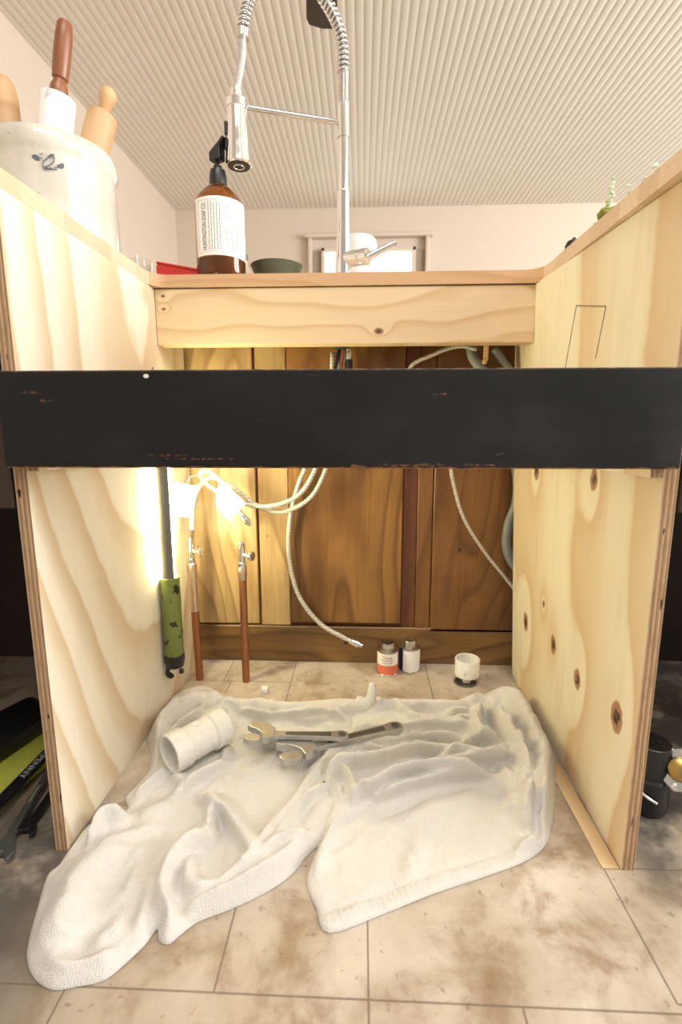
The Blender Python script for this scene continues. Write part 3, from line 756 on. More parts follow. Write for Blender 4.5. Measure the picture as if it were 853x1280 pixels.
# ------------------------------------------------------------------ things on the towels
def frame2(a, b, z):
    a = Vector((a.x, a.y, 0)); b = Vector((b.x, b.y, 0)); d = (b-a).normalized(); nrm = Vector((-d.y, d.x, 0)); L = (b-a).length
    return (lambda u, v, t: a+d*u+nrm*v+Vector((0, 0, z+t))), L
def wrench(pa, pb, z, label, sc, mat, flip=1, open_=.018):
    A = onZ(*pa, z+.006); B = onZ(*pb, z+.006); fn, L = frame2(A, B, z); 
    f = lambda u, v, t: fn(u*sc, v*sc*flip, t); l = L/sc
    t = thing('adjustable_wrench', (A+B)/2, label, 'wrench'); t.location.z = z
    # head with fixed jaw, seen from the side: jaw opens towards -u
    head = [(.000, .026), (.012, .029), (.026, .026), (.036, .018), (.044, .011), (.044, -.009), (.036, -.016), (.026, -.017), (.024, -.004), (.018, .004), (.012, .009), (.004, .012), (-.004, .018)]
    mb = MB(); mb.prism(head, f, .0, .011*sc); mb.build('head', M[mat], t, smooth=0, bevel=.0012)
    jaw = [(-.006, -.006), (.002, -.003), (.014, -.0035), (.021, -.007), (.023, -.018), (.018, -.022), (.006, -.021), (-.004, -.015)]
    MB().prism(jaw, f, .001, .010*sc).build('sliding_jaw', M[mat], t, smooth=0, bevel=.001)
    c0 = f(.030, -.010, .0055*sc); c1 = f(.030, .006, .0055*sc); s = MB()
    ax = (c1-c0); 
    s.lathe(c0, [((.0052 if k % 2 else .0042)*sc, ax.length*k/13) for k in range(14)], ax, 16)
    s.build('adjusting_screw', M['chrome'], t)
    hw = .0075
    hd = [(.040, .008), (.060, .0065), (l-.026, .0085), (l-.012, .0115), (l-.003, .008), (l, 0), (l-.003, -.008), (l-.012, -.0115), (l-.026, -.0085), (.060, -.0065), (.040, -.008)]
    mb = MB(); mb.prism(hd, f, .0015, .0085*sc); mb.build('handle', M[mat], t, smooth=0, bevel=.0012)
    rs = [(.062, .0038), (l-.028, .0052), (l-.028, -.0052), (.062, -.0038)]
    MB().prism(rs, f, .0085*sc-.0002, .0085*sc+.0003).build('recessed_web', M['wrench_dark' if mat == 'wrench' else 'wrench'], t, smooth=0)
    ring = MB(); c = f(l-.011, 0, .0088*sc)
    pts = [c+(f(1, 0, 0)-f(0, 0, 0))/sc*math.cos(a)*.0055*sc+(f(0, 1, 0)-f(0, 0, 0))/sc*math.sin(a)*.0055*sc for a in np.linspace(0, 2*PI, 25)]
    ring.tube(pts, .0010*sc, 8); ring.lathe(c-Vector((0, 0, .0004)), [(.0045*sc, 0), (.0045*sc, .0006)], n=20); ring.build('hanging_hole', M['ink'] if mat == 'wrench_dark' else M['wrench_dark'], t)
    return t
ZW = .0318
wrench((353, 944), (503, 908), ZW, 'lower adjustable wrench, open jaw facing left, handle reaching to the right end', 1.35, 'wrench', 1)
wrench((310, 918), (436, 920), ZW+.0150, 'upper adjustable wrench lying across the handle of the other one', 1.12, 'wrench', 1)
# large pvc coupling
A = onZ(211, 941, .048); B = onZ(268, 909, .052); d = (B-A).normalized(); L = .112; A.z = .044; d.z = .03; d.normalize()
t = thing('pipe_coupling', (A.x+.05, A.y+.01, .010), 'white plastic pipe coupling lying on the left towel', 'pipe fitting')
mb = MB(); rr = .0345
mb.lathe(A, [(rr-.006, .004), (rr-.003, 0), (rr, .001), (rr, .030), (rr-.0035, .033), (rr-.0035, .080), (rr, .083), (rr, L-.001), (rr-.004, L), (rr-.005, L-.003), (rr-.006, L*.55), (rr-.006, .004)], d, 48, caps=False)
mb.build('body', M['pvc'], t)
mb = MB(); ct_ = A+d*.055+Vector((0, 0, rr-.0035)); mb.lathe(ct_-Vector((0, 0, .002)), [(.008, 0), (.008, .0035), (.0065, .0042)], (0, 0, 1), 24); mb.build('moulded_boss', M['pvc'], t)

# ------------------------------------------------------------------ things on the floor at the back
def can(px, name, label, colours, txt, yrot):
    c = onZ(*px, 0); c.y += .022; t = thing('cement_can', c, label, 'can', None); R = .0250; Hh = .060
    MB().lathe(c, [(R-.001, 0), (R+.0008, .0008), (R+.0008, .002), (R, .003), (R, Hh-.003), (R+.0008, Hh-.002), (R+.0008, Hh), (R-.001, Hh+.0006), (R-.002, Hh), (.0145, Hh+.004), (.0145, Hh+.005)], n=40).build('body', M['steel'], t)
    MB().lathe(c+Vector((0, 0, Hh+.0045)), [(.0150, 0), (.0160, .001), (.0160, .012), (.0152, .0135), (0, .0137)], n=32).build('cap', M['steel'], t)
    to = (CAM-c); a0 = math.atan2(to.y, to.x)+yrot
    def cyl(z0, z1, w0, w1, mat, nm, r=R+.0004):
        mb = MB(); n = 24; vs = []
        for k in range(n+1):
            a = a0+w0+(w1-w0)*k/n
            for z in (z0, z1): vs.append((c.x+r*math.cos(a), c.y+r*math.sin(a), c.z+z))
        mb.addv(vs, [(2*k, 2*k+2, 2*k+3, 2*k+1) for k in range(n)]); return mb.build(nm, M[mat], t)
    for (z0, z1, w0, w1, mat) in colours: cyl(z0, z1, w0, w1, mat, 'label', R+(.0004 if mat in ('paper', 'navy') else .0006))
    for (s, size, v, mat, wd) in txt:
        mb = MB(); fn = lambda u, vv: (c.x+(R+.0008)*math.cos(a0-wd/2/R+u/R), c.y+(R+.0008)*math.sin(a0-wd/2/R+u/R), c.z+v+vv)
        add_text(mb, s, size, fn, width=wd); mb.build('lettering', M[mat], t)
    return t
can((485, 845), 'a', 'small can with red logo and coral lower label, left of the pair', [(.004, .057, -1.5, 1.5, 'paper'), (.004, .027, -1.5, 1.5, 'coral')],
    [('Oatey', .0115, .0445, 'redink', .024), ('PRIMER', .0050, .0385, 'ink', .028), ('CLEANER', .0042, .0330, 'ink', .024), ('8 FL OZ', .0030, .029, 'ink', .010)], 0)
can((513, 841), 'b', 'small can with plain pale label and navy edge, right of the pair', [(.004, .057, -1.6, -.75, 'navy'), (.0035, .057, -.75, 1.5, 'paper')], [], .05)
# floor drain ring with capped riser
c = onZ(583, 856, 0); c.y += .012
t = thing('drain_riser', c, 'white plastic cup fitting standing on a short stub in the floor hole', 'pipe fitting')
MB().lathe(c, [(.0, .0012), (.017, .0012), (.019, .0024), (.026, .002), (.027, 0)], n=32).build('floor_ring', M['wrench_dark'], t)
MB().lathe(c+Vector((.003, 0, .002)), [(.0095, 0), (.0095, .016)], n=24).build('stub', M['pvc'], t)
cc = c+Vector((.004, .004, .016))
MB().lathe(cc, [(.010, 0), (.026, .0005), (.0290, .003), (.0290, .042), (.0280, .0435), (.0252, .0432), (.0245, .012), (.0, .011)], n=40, caps=False).build('cup', M['pvc'], t)
mb = MB(); to = (CAM-cc); a0 = math.atan2(to.y, to.x); R = .0294
fn = lambda u, v: (cc.x+R*math.cos(a0-.25+u/R), cc.y+R*math.sin(a0-.25+u/R), cc.z+.012+v)
add_text(mb, '2"', .009, fn, width=.009); mb.build('printed_mark', M['greyink'], t)
c = onZ(331, 866, 0)
mb = MB(); mb.box((c.x-.0085, c.y-.004, 0), (c.x+.008, c.y+.010, .013), .002).box((c.x-.0085, c.y-.003, .011), (c.x-.001, c.y+.004, .0165), .0015)
tag(mb.build('plastic_clip', M['pvc']), 'tiny white plastic piece on the floor below the right copper pipe', 'clip')
# ------------------------------------------------------------------ pipes and valves
def valve(t, p, up, side, blown=False):
    p = Vector(p); s = Vector(side).normalized()
    MB().lathe(p, [(.0085, 0), (.0095, .002), (.0095, .012), (.0078, .014), (.0078, .040), (.0088, .041), (.0088, .052), (.0066, .054), (.0066, .062)], n=24).build('valve_body', M['chrome'], t)
    q = p+Vector((0, 0, .030)); MB().lathe(q, [(.0058, .0), (.0058, .016), (.0042, .017), (.0042, .023)], s, 20).build('valve_stem', M['chrome'], t)
    h = q+s*.022; hd = MB()
    hd.lathe(h, [(.006, 0), (.0105, .001), (.0120, .003), (.0120, .006), (.0100, .0085), (0, .0095)], s, 14); hd.build('valve_handle', M['chrome'], t)
pr_top = onY(303, 712, .497); b0 = onZ(308, 852, 0)
t = thing('copper_supply_pipe', b0, 'bare copper pipe with chrome shut-off valve rising from the tiles, right of two', 'pipe')
top = Vector((pr_top.x, .497, .281)); MB().cyl(b0, top, .0088, n=24).build('pipe', M['copper'], t)
MB().lathe(top-Vector((0, 0, .030)), [(.0092, 0), (.0102, .003), (.0102, .012), (.0110, .014), (.0110, .030), (.0098, .032)], n=24).build('collar', M['solder'], t)
valve(t, top, 1, (.85, -.35, 0))
pl = onY(240, 700, .50); b1 = onZ(250, 849, 0)
t = thing('copper_supply_pipe', b1, 'copper pipe with pale smeared upper half beside the work light, left of two', 'pipe')
top2 = Vector((pl.x-.001, .50, .288)); mid = b1.lerp(top2, .42)
MB().cyl(b1, b1.lerp(top2, .62), .0092, n=24).build('pipe', M['copper'], t)
mbp = MB().lathe(b1.lerp(top2, .6), [(.0094, 0), (.0098, .02), (.0096, .05), (.011, .085), (.0120, .10), (.0120, .115), (.0098, .118)], top2-b1, 24); mbp.build('tinned_sleeve', M['solder'], t)
valve(t, top2, 1, (.9, -.2, 0))
# ------------------------------------------------------------------ hoses
def hose(name, label, pts, r, mat='braid', ends=(None, None), group=None, k=8):
    P = spline([onY(x, y, Y) for x, y, Y in pts], k); lo = min(P, key=lambda q: q.z)
    t = thing(name, lo, label, 'hose', group); MB().tube(P, r, 12).build('hose', M[mat], t, smooth=180)
    for e, (a, b) in ((ends[0], (0, 2)), (ends[1], (-1, -3))):
        if e:
            d = (P[a]-P[b]).normalized(); MB().lathe(P[a]-d*.012, [(r*1.25, 0), (r*1.35, .001), (r*1.35, .014), (r*1.6, .0145), (r*1.6, .024), (r*1.3, .026), (r*.9, .026), (r*.9, .034), (r*.6, .034)], d, 16).build('end_fitting', M['chrome'], t)
    return t, P
hose('braided_supply_hose', 'braided hose hanging low over the middle panel, end fitting above the floor',
     [(416, 440, .545), (412, 500, .56), (392, 560, .57), (372, 610, .575), (362, 655, .578), (362, 700, .578), (374, 745, .578), (400, 779, .575), (430, 797, .57), (443, 803, .565)], .0057, ends=(None, 1))
hose('braided_supply_hose', 'braided hose looping left and bending down to the left shut-off valve',
     [(424, 440, .54), (425, 520, .545), (406, 590, .55), (385, 625, .555), (350, 640, .56), (318, 630, .56), (292, 610, .555), (268, 597, .545), (252, 605, .53), (243, 630, .51), (240, 652, .50), (240, 662, .50)], .0057)
th, P3 = hose('braided_supply_hose', 'braided hose looping left with a white tag, loose end above the right valve',
     [(432, 440, .53), (415, 520, .535), (395, 585, .54), (372, 620, .545), (335, 633, .545), (300, 628, .545), (268, 612, .54), (250, 594, .53), (262, 590, .515), (285, 612, .515), (300, 640, .515), (306, 648, .515)], .0055, ends=(None, 1))
mb = MB(); q = [onY(x, y, .507) for x, y in ((270, 617), (276, 600), (300, 622), (307, 630), (287, 652), (271, 634))]
mb.prism([(p.x, p.z) for p in q], lambda u, v, t_: Vector((u, .5065+t_, v)), 0, .0008); mb.build('paper_tag', M['paper'], th, smooth=0)
mb = MB(); q = [onY(x, y, .492) for x, y in ((219, 602), (240, 607), (246, 606), (243, 630), (238, 646), (219, 646))]
mb.prism([(p.x, p.z) for p in q], lambda u, v, t_: Vector((u, .492+t_, v)), 0, .0008)
t = thing('hanging_paper_tag', (q[0].x, .492, q[5].z), 'blank white paper tag hanging beside the work light tube', 'tag'); mb.build('card', M['paper'], t, smooth=0)
MB().tube([onY(232, 606, .493), onY(238, 596, .51), onY(247, 594, .525)], .0006, 6).build('string', M['paper'], t)
hose('dishwasher_supply_line', 'thin pale line arching from under the counter and crossing down to the right panel',
     [(596, 437, .50), (575, 433, .50), (545, 442, .50), (512, 466, .505), (560, 520, .54), (562, 560, .55), (566, 600, .555), (580, 648, .565), (606, 690, .575), (632, 722, .58), (652, 748, .585)], .0042)
g = G('ribbed_grey_hose'); M['ribgrey'] = g.done(g.mix(g.noise(g.obj(), 40), (.16, .17, .16), (.24, .25, .235)), .5)
hose('grey_drain_hose', 'thick grey corrugated drain hose curling at the right rear of the opening',
     [(588, 432, .53), (592, 448, .52), (606, 468, .515), (626, 520, .53), (640, 565, .570), (647, 600, .577), (645, 630, .580), (636, 655, .581), (633, 682, .581), (642, 706, .581), (660, 722, .581)], .0105, 'ribgrey')
hose('grey_drain_hose', 'grey drain hose end dropping beside the other at the right upper gap', [(618, 436, .52), (628, 450, .52), (640, 470, .52), (652, 520, .55), (668, 560, .57)], .0085, 'ribgrey')
mb = MB(); q0 = onY(612, 428, .49); q1 = onY(604, 455, .485); mb.box((q0.x-.012, .483, q1.z+.006), (q0.x-.002, .488, q0.z+.006), .001)
mb.box((q0.x-.013, .4825, q1.z), (q0.x-.005, .4885, q1.z+.009), .001)
tag(mb.build('hanging_strap', M['beech']), 'short pale strap hanging below the pine rail near the grey hose', 'strap')
# ------------------------------------------------------------------ work light
c = onY(217, 830, .375); lx, ly = -.3675, .375
t = thing('work_light', (lx, ly, .098), 'green handled fluorescent work light hanging against the left plywood side, lit', 'work light')
MB().lathe((lx, ly, .112), [(.0185, 0), (.0200, .003), (.0200, .16), (.0190, .165), (.0195, .170), (.0195, .182), (.017, .184)], n=32).build('handle', M['green_handle'], t)
mb = MB(); mb.lathe((lx, ly, .094), [(.012, 0), (.0185, .004), (.0195, .012), (.0213, .016), (.0213, .030), (.019, .033)], n=28)
o = mb.build('end_cap', M['blackp'], t)
mb = MB(); mb.tube(spline([(lx-.010, ly-.012, .098), (lx-.012, ly-.014, .086), (lx-.006, ly-.015, .080), (lx+.000, ly-.015, .083)], 5), .0045, 10)
mb.lathe((lx-.008, ly-.014, .077), [(.001, 0), (.006, .003), (.006, .009), (.001, .012)], n=12); mb.build('hook', M['blackp'], o)
mb = MB(); mb.lathe((lx+.017, ly-.010, .084), [(.001, 0), (.005, .003), (.005, .009), (.002, .013)], n=12); mb.build('hook', M['blackp'], o)
MB().lathe((lx, ly, .296), [(.011, 0), (.0125, .003), (.0125, .375), (.011, .378)], n=20).build('fluorescent_tube', M['tube'], t)
mb = MB(); ca = math.atan2(CAM.y-ly, CAM.x-lx)-math.radians(11); w0 = math.radians(41); R0, R1 = .0180, .0168; nn = 14; vs_ = []
for z in (.292, .684):
    for rr_ in (R0, R1):
        for k in range(nn+1):
            a = ca-w0+2*w0*k/nn; vs_.append((lx+rr_*math.cos(a), ly+rr_*math.sin(a), z))
N1 = nn+1; fs_ = []
for k in range(nn):
    fs_ += [(k, k+1, 2*N1+k+1, 2*N1+k), (N1+k+1, N1+k, 3*N1+k, 3*N1+k+1), (k+1, k, N1+k, N1+k+1), (2*N1+k, 2*N1+k+1, 3*N1+k+1, 3*N1+k)]
fs_ += [(0, 2*N1, 3*N1, N1), (nn, N1+nn, 3*N1+nn, 2*N1+nn)]
mb.addv(vs_, fs_); mb.build('reflector', M['greyp'], t)
MB().lathe((lx, ly, .670), [(.0195, 0), (.0200, .002), (.0200, .022), (.014, .026)], n=28).build('top_cap', M['blackp'], t)
MB().tube(spline([(lx, ly, .694), (lx, ly, .704), (lx-.008, ly, .710), (lx-.0078, ly, .716)], 4), .002, 8).build('hanger', M['steel'], t)
# ------------------------------------------------------------------ faucet
FX, FY = -.0125, .55
def zy(y, Y=FY): return onY(430, y, Y).z
t = thing('spring_faucet', (FX, FY, .900), 'tall chrome spring pull-down kitchen faucet on the back counter strip', 'faucet')
z = zy
MB().lathe((FX, FY, .9), [(.0245, 0), (.025, .002), (.020, .008), (.0175, .03), (.0160, z(300)-.9), (.0137, z(285)-.9), (.0135, z(240)-.9), (.0112, z(239)-.9), (.0112, z(172)-.9)], n=36).build('body', M['chrome'], t)
MB().lathe((FX, FY, z(173)), [(.0132, 0), (.0132, z(131)-z(173)), (.0105, z(130)-z(173))], n=32).build('support_collar', M['chrome'], t)
mb = MB(); nr = 40; mb.lathe((FX, FY, z(131)), [((.0106 if k % 2 else .0098), (z(90)-z(131))*k/nr) for k in range(nr+1)], n=24); mb.build('ribbed_sleeve', M['steel'], t)
HY = .482; head_top = onY(300, 112, HY); hb = onY(297, 208, HY); HX = hb.x+.003
arch_px = [(429, 92, .55), (429, 60, .549), (423, 32, .546), (409, 4, .541), (388, -24, .533), (360, -42, .521), (334, -34, .508), (316, -8, .497), (307, 18, .489), (303, 46, .485)]
AP = spline([onY(*q) for q in arch_px], 10)
MB().tube(AP, .0078, 12).build('inner_hose', M['steel'], t, smooth=180)
# coil
cum = [0]
for i in range(1, len(AP)): cum.append(cum[-1]+(AP[i]-AP[i-1]).length)
turns = cum[-1]/.0092; N = int(turns*14); pts = []; e = Vector((0, 1, 0)); j = 0
for i in range(N+1):
    s_ = cum[-1]*i/N
    while j < len(cum)-2 and cum[j+1] < s_: j += 1
    f_ = (s_-cum[j])/(cum[j+1]-cum[j]); p = AP[j].lerp(AP[j+1], f_); T = (AP[j+1]-AP[j]).normalized(); e = (e-T*e.dot(T)).normalized(); b_ = T.cross(e)
    a = 2*PI*turns*i/N; pts.append(p+(e*math.cos(a)+b_*math.sin(a))*.0115)
MB().tube(pts, .0021, 7).build('spring', M['chrome'], t, smooth=180)
pe = AP[-1]; MB().lathe(pe+Vector((0, 0, -.004)), [(.0105, 0), (.0135, .001), (.0135, .014), (.012, .016)], (.1, 0, 1), 28).build('spring_end_ring', M['chrome'], t)
hs_ = spline([pe+Vector((0, 0, .01)), onY(303, 70, HY), onY(298, 100, HY), Vector((HX, HY, head_top.z))], 8)
g = G('pale_ribbed_hose'); s1 = g.mth('SINE', g.mul(g.xyz(g.obj())[2], 2600)); f = g.mul(g.add(s1, 1.), .5); g.bump(f, .6, .001); mh = g.done(g.mix(f, (.42, .40, .38), (.85, .83, .80)), .3, .5)
MB().tube(hs_, .0073, 14).build('spray_hose', mh, t, smooth=180)
Lh = head_top.z-hb.z
hd = MB().lathe((HX, HY, hb.z), [(.0235, .0), (.0262, .003), (.0255, .010), (.0225, Lh*.35), (.0200, Lh*.74), (.0195, Lh*.78), (.0130, Lh*.79), (.0122, Lh)], n=36).build('spray_head', M['chrome'], t)
o = MB().lathe((HX, HY, hb.z-.0015), [(.0, .0012), (.007, .0008), (.010, 0), (.021, 0), (.0238, .003)], n=32).build('spray_face', M['blackp'], hd)
mb = MB(); mb.lathe((HX, HY, hb.z-.0022), [(.0085, .001), (.0088, 0), (.0112, 0), (.0115, .0012)], n=28, caps=False); mb.build('aerator_ring', M['chrome'], hd)
dv = Vector((-.93, -.36, 0)).normalized()
for zz, L_ in ((.052, .024), (.026, .022)):
    q = Vector((HX, HY, hb.z+zz))+dv*.0215; mm = Matrix.Translation(q) @ Matrix.Rotation(math.atan2(dv.y, dv.x), 4, 'Z')
    MB().box((-.004, -.005, 0), (.0045, .005, L_), .0018, mm).build('button', M['blackp'], hd)
za = zy(154); mb = MB(); mb.cyl((FX, FY, za), (HX+.012, HY+.006, za), .0052, n=20); mb.build('holder_arm', M['chrome'], t)
MB().lathe((HX, HY, za-.008), [(.0190, 0), (.0212, .001), (.0212, .015), (.0190, .016)], n=32, caps=False).build('holder_ring', M['chrome'], t)
q = Vector((FX, FY, zy(325))); dv = Vector((.92, -.38, 0)).normalized()
lv = MB().lathe(q, [(.0150, .0), (.0165, .012), (.0165, .036), (.0140, .037), (.0140, .039), (.0165, .040), (.0172, .056), (.014, .060)], dv, 28).build('valve_housing', M['chrome'], t)
la = q+dv*.050+Vector((0, 0, -.004)); lb = onY(495, 303, la.y-.005)
MB().tube([la, la.lerp(lb, .15), la.lerp(lb, .6), lb], [.0085, .0078, .0068, .0050], 14).build('lever', M['chrome'], lv)
# supply stub below the counter
t = thing('faucet_mounting_shank', (FX, .55, .74), 'black threaded faucet shank with cables hanging below the counter', 'faucet shank')
MB().lathe((FX, .53, .768), [(.017, 0), (.019, .002), (.019, .02), (.016, .022), (.016, .107)], n=28).build('nut', M['blackp'], t)
MB().tube(spline([(FX-.008, .53, .772), (FX-.013, .53, .75), (FX-.018, .53, .72), (FX-.02, .535, .66)], 5), .004, 10).build('black_cable', M['blackp'], t)
o = MB().tube(spline([(FX+.000, .525, .772), (FX-.002, .525, .75), (FX-.005, .525, .72), (FX-.005, .53, .66)], 5), .0035, 10).build('copper_tube', M['copper'], t)
MB().cyl((FX+.012, .525, .745), (FX+.013, .525, .772), .007, n=20).build('grey_connector', M['steel'], t)
MB().cyl((FX+.013, .525, .66), (FX+.013, .525, .746), .0075, n=20).build('black_hose', M['blackp'], t)
# ------------------------------------------------------------------ soap bottle
BX, BY, BR = -.2620, .482, .0490
t = thing('soap_bottle', (BX, BY, .900), 'amber glass pump soap bottle with white label beside the faucet spray head', 'bottle')
zb = lambda y: onY(275, y, BY).z
sh = zb(262); nk = zb(233)
bd_ = MB().lathe((BX, BY, .9), [(.0, .003), (BR-.008, 0), (BR-.002, .002), (BR, .008), (BR, sh-.9), (BR*.97, sh-.9+.008), (BR*.86, sh-.9+.019), (BR*.66, sh-.9+.030), (BR*.42, nk-.9-.002), (.0150, nk-.9+.002), (.0145, nk-.9+.010)], n=56).build('glass_body', M['amber'], t, smooth=60)
MB().lathe((BX, BY, .904), [(.0, 0), (BR-.006, 0), (BR-.004, .004), (BR-.004, .030), (0, .0305)], n=48).build('soap', M['soap'], t)
la0 = math.atan2(CAM.y-BY, CAM.x-BX)
def cylpatch(z0, z1, w0, w1, mat, nm, r, parent):
    mb = MB(); n = 32; vs = []
    for k in range(n+1):
        a = la0+w0+(w1-w0)*k/n
        for z_ in (z0, z1): vs.append((BX+r*math.cos(a), BY+r*math.sin(a), z_))
    mb.addv(vs, [(2*k, 2*k+2, 2*k+3, 2*k+1) for k in range(n)]); return mb.build(nm, M[mat], parent)
z0, z1 = zb(331)+.004, zb(262)+.006
W0, W1 = math.radians(-66), math.radians(84)
lab = cylpatch(z0, z1, W0, W1, 'paper', 'label', BR+.0005, t)
mb = MB(); R = BR+.0009
def lf(u, v): a = la0+W0+u/R; return (BX+R*math.cos(a), BY+R*math.sin(a), z0+v)
HL = z1-z0
def bar(mb, u0, u1, v0, v1): 
    n = max(1, int(abs(u1-u0)/.004)); vs = []
    for k in range(n+1): vs += [lf(u0+(u1-u0)*k/n, v0), lf(u0+(u1-u0)*k/n, v1)]
    mb.addv(vs, [(2*k, 2*k+2, 2*k+3, 2*k+1) for k in range(n)])
# vertical title: reads upwards
tx = MB(); add_text(tx, 'HUNTINGTON SOAP CO.', .0115, lambda u, v: lf(.0300-v*1.25, .010+u), width=HL-.020); tx.build('lettering', M['ink'], lab)
tx = MB(); add_text(tx, 'COCONUT OIL', .0065, lambda u, v: lf(.0725-v, .009+u), width=.040)
for r_, (a_, b_) in enumerate((('SOAP', .090), ('HAND', .099), ('16 OZ', .108))): add_text(tx, a_, .0055, lambda u, v: lf(b_-v, HL*.60+u), width=.018)
tx.build('lettering', M['greyink'], lab)
ln = MB(); k0, k1 = .009, .120
bar(ln, k0, k1, .006, .0064); bar(ln, k0, k1, HL-.0064, HL-.006); bar(ln, k0, k0+.0004, .006, HL-.006); bar(ln, .0630, .0635, .006, HL-.006); bar(ln, .0635, .12, HL*.52, HL*.52+.0004); bar(ln, .0845, .0849, HL*.52, HL-.006)
random.seed(2)
for c_ in range(5):
    v = .009
    while v < HL-.012:
        L_ = random.uniform(.003, .009); bar(ln, .0350+c_*.0055, .0362+c_*.0055, v, min(HL-.009, v+L_)); v += L_+.0012
for c_ in range(3):
    v = .009
    while v < HL*.5:
        L_ = random.uniform(.003, .007); bar(ln, .082+c_*.010, .0835+c_*.010, v, v+L_); v += L_+.0015
for k in range(20):
    a = 2*PI*k/20; a2 = a+.32; rr_ = .0078; cu, cv = .0740, HL*.76
    ln.addv([lf(cu+rr_*math.cos(a), cv+rr_*1.3*math.sin(a)), lf(cu+rr_*math.cos(a2), cv+rr_*1.3*math.sin(a2)), lf(cu+.9*rr_*math.cos(a2), cv+1.17*rr_*math.sin(a2)), lf(cu+.9*rr_*math.cos(a), cv+1.17*rr_*math.sin(a))], [(0, 1, 2, 3)])
ln.build('printed_lines', M['greyink'], lab)
pz = nk
pu = thing('pump', (0, 0, 0), None, None); del_ = pu; bpy.data.objects.remove(pu)
cl_ = MB().lathe((BX, BY, pz-.002), [(.0165, 0), (.0175, .001), (.0175, .016), (.0150, .030), (.0085, .034), (.0085, .038)], n=20).build('pump_collar', M['blackp'], t)
MB().lathe((BX, BY, pz+.034), [(.0042, 0), (.0042, .014)], n=16).build('pump_stem', M['blackp'], t)
mb = MB(); pts_ = [(-.013, 0), (.011, 0), (.0125, .004), (.0125, .022), (.020, .033), (.0215, .040), (.013, .032), (-.006, .021), (-.013, .016)]
dx_ = Vector((.90, -.43, 0)).normalized(); dn = Vector((.43, .90, 0)).normalized(); qb = Vector((BX, BY, pz+.045))
mb.prism(pts_, lambda u, v, t_: qb+dx_*u+dn*t_+Vector((0, 0, v)), -.010, .010); mb.build('pump_head', M['blackp'], t, smooth=0, bevel=.002)
# ------------------------------------------------------------------ other things on the counter
CX, CY, CR = -.552, .400, .1085
t = thing('stoneware_crock', (CX, CY, .9), 'grey glazed stoneware crock with blue sprig mark on the left counter', 'crock')
MB().lathe((CX, CY, .9), [(.0, .006), (CR-.008, .0), (CR-.002, .004), (CR-.001, .02), (CR, .10), (CR-.001, .160), (CR+.001, .168), (CR+.0035, .174), (CR+.0035, .186), (CR+.001, .198), (CR-.003, .2015), (CR-.009, .199), (CR-.011, .19), (CR-.011, .012), (.0, .011)], n=72, caps=False).build('body', M['crock'], t, smooth=50)
mk = MB(); ca_ = math.atan2(CAM.y-CY, CAM.x-CX)
cm = onY(58, 200, .295); ang0 = math.atan2(cm.y-CY, cm.x-CX); 
def cf(u, v, e=.0012): a = ang0+u/CR; return Vector((CX+(CR+e)*math.cos(a), CY+(CR+e)*math.sin(a), 1.045+v))
def stroke(pts, r): mk.tube(spline([cf(u, v) for u, v in pts], 5), r, 8)
stroke([(.006, -.010), (-.004, -.014), (-.006, -.004), (.004, .006), (.010, .010), (.011, .002), (.004, -.006), (-.004, -.010)], .0009)
stroke([(-.004, -.010), (.004, -.012), (.014, -.010)], .0009); stroke([(-.006, .002), (-.012, .004)], .0007); stroke([(.010, -.008), (.018, -.006)], .0007)
stroke([(-.004, .010), (-.010, .008)], .0006); stroke([(.0, .002), (.006, .010), (.012, .012)], .0007)
for (u, v, du, dv_) in ((-.017, .004, .005, .003), (.020, -.004, .005, .003), (-.014, .0005, .004, .002), (.023, -.0005, .003, .002)):
    k = [cf(u+du*math.cos(a), v+dv_*math.sin(a), .0006) for a in np.linspace(0, 2*PI, 13)[:-1]]+[cf(u+du*math.cos(a), v+dv_*math.sin(a), -.001) for a in np.linspace(0, 2*PI, 13)[:-1]]
    mk.addv(k, [tuple(range(12))]+[(i, (i+1) % 12, 12+(i+1) % 12, 12+i) for i in range(12)])
mk.build('sprig_mark', M['crockink'], t)
# rolling pins standing in the crock
def pin_at(pa, pb, Ya, Yb): a = onY(pa[0], pa[1], Ya); b = onY(pb[0], pb[1], Yb); return a, b, (b-a).normalized()
a, b, d = pin_at((72, 140), (82, 28), .40, .40)
base = onY(73, 122, .40); bot = base-d*((base.z-.93)/d.z)
t = thing('marble_rolling_pin', bot, 'white marble rolling pin with dark brown turned handle standing in the crock', 'rolling pin')
LB = (base-bot).length; MB().lathe(bot, [(.026, 0), (.030, .003), (.030, LB-.003), (.028, LB)], d, 40).build('barrel', M['marble'], t)
LH = (b-base).length
MB().lathe(base, [(.012, 0), (.0155, .004), (.0150, .016), (.0115, .024), (.0105, .028), (.0135, .031), (.0150, .06), (.0145, LH*.8), (.0125, LH-.004), (.010, LH)], d, 28).build('handle', M['darkwood'], t)
a, b, d = pin_at((127, 160), (141, 112), .43, .43)
base = onY(130, 140, .45); d = (onY(141, 112, .45)-onY(124, 178, .45)).normalized(); bot = base-d*((base.z-.945)/d.z)
t = thing('wooden_rolling_pin', bot, 'pale wooden rolling pin leaning right in the crock, knob handle up', 'rolling pin')
LB = (base-bot).length; MB().lathe(bot, [(.022, 0), (.027, .004), (.027, LB-.014), (.0245, LB-.004), (.016, LB)], d, 40).build('barrel', M['beech'], t)
MB().lathe(base, [(.0105, -.002), (.0100, .004), (.0115, .012), (.0150, .022), (.0155, .030), (.0130, .038), (.007, .043), (0, .044)], d, 28).build('handle', M['beech'], t)
q = onY(5, 120, .41); tp = onY(2, 95, .41); bot = Vector((q.x+.002, .41, .94))
t = thing('tapered_rolling_pin', bot, 'pale tapered wooden pin at the left edge of the crock', 'rolling pin')
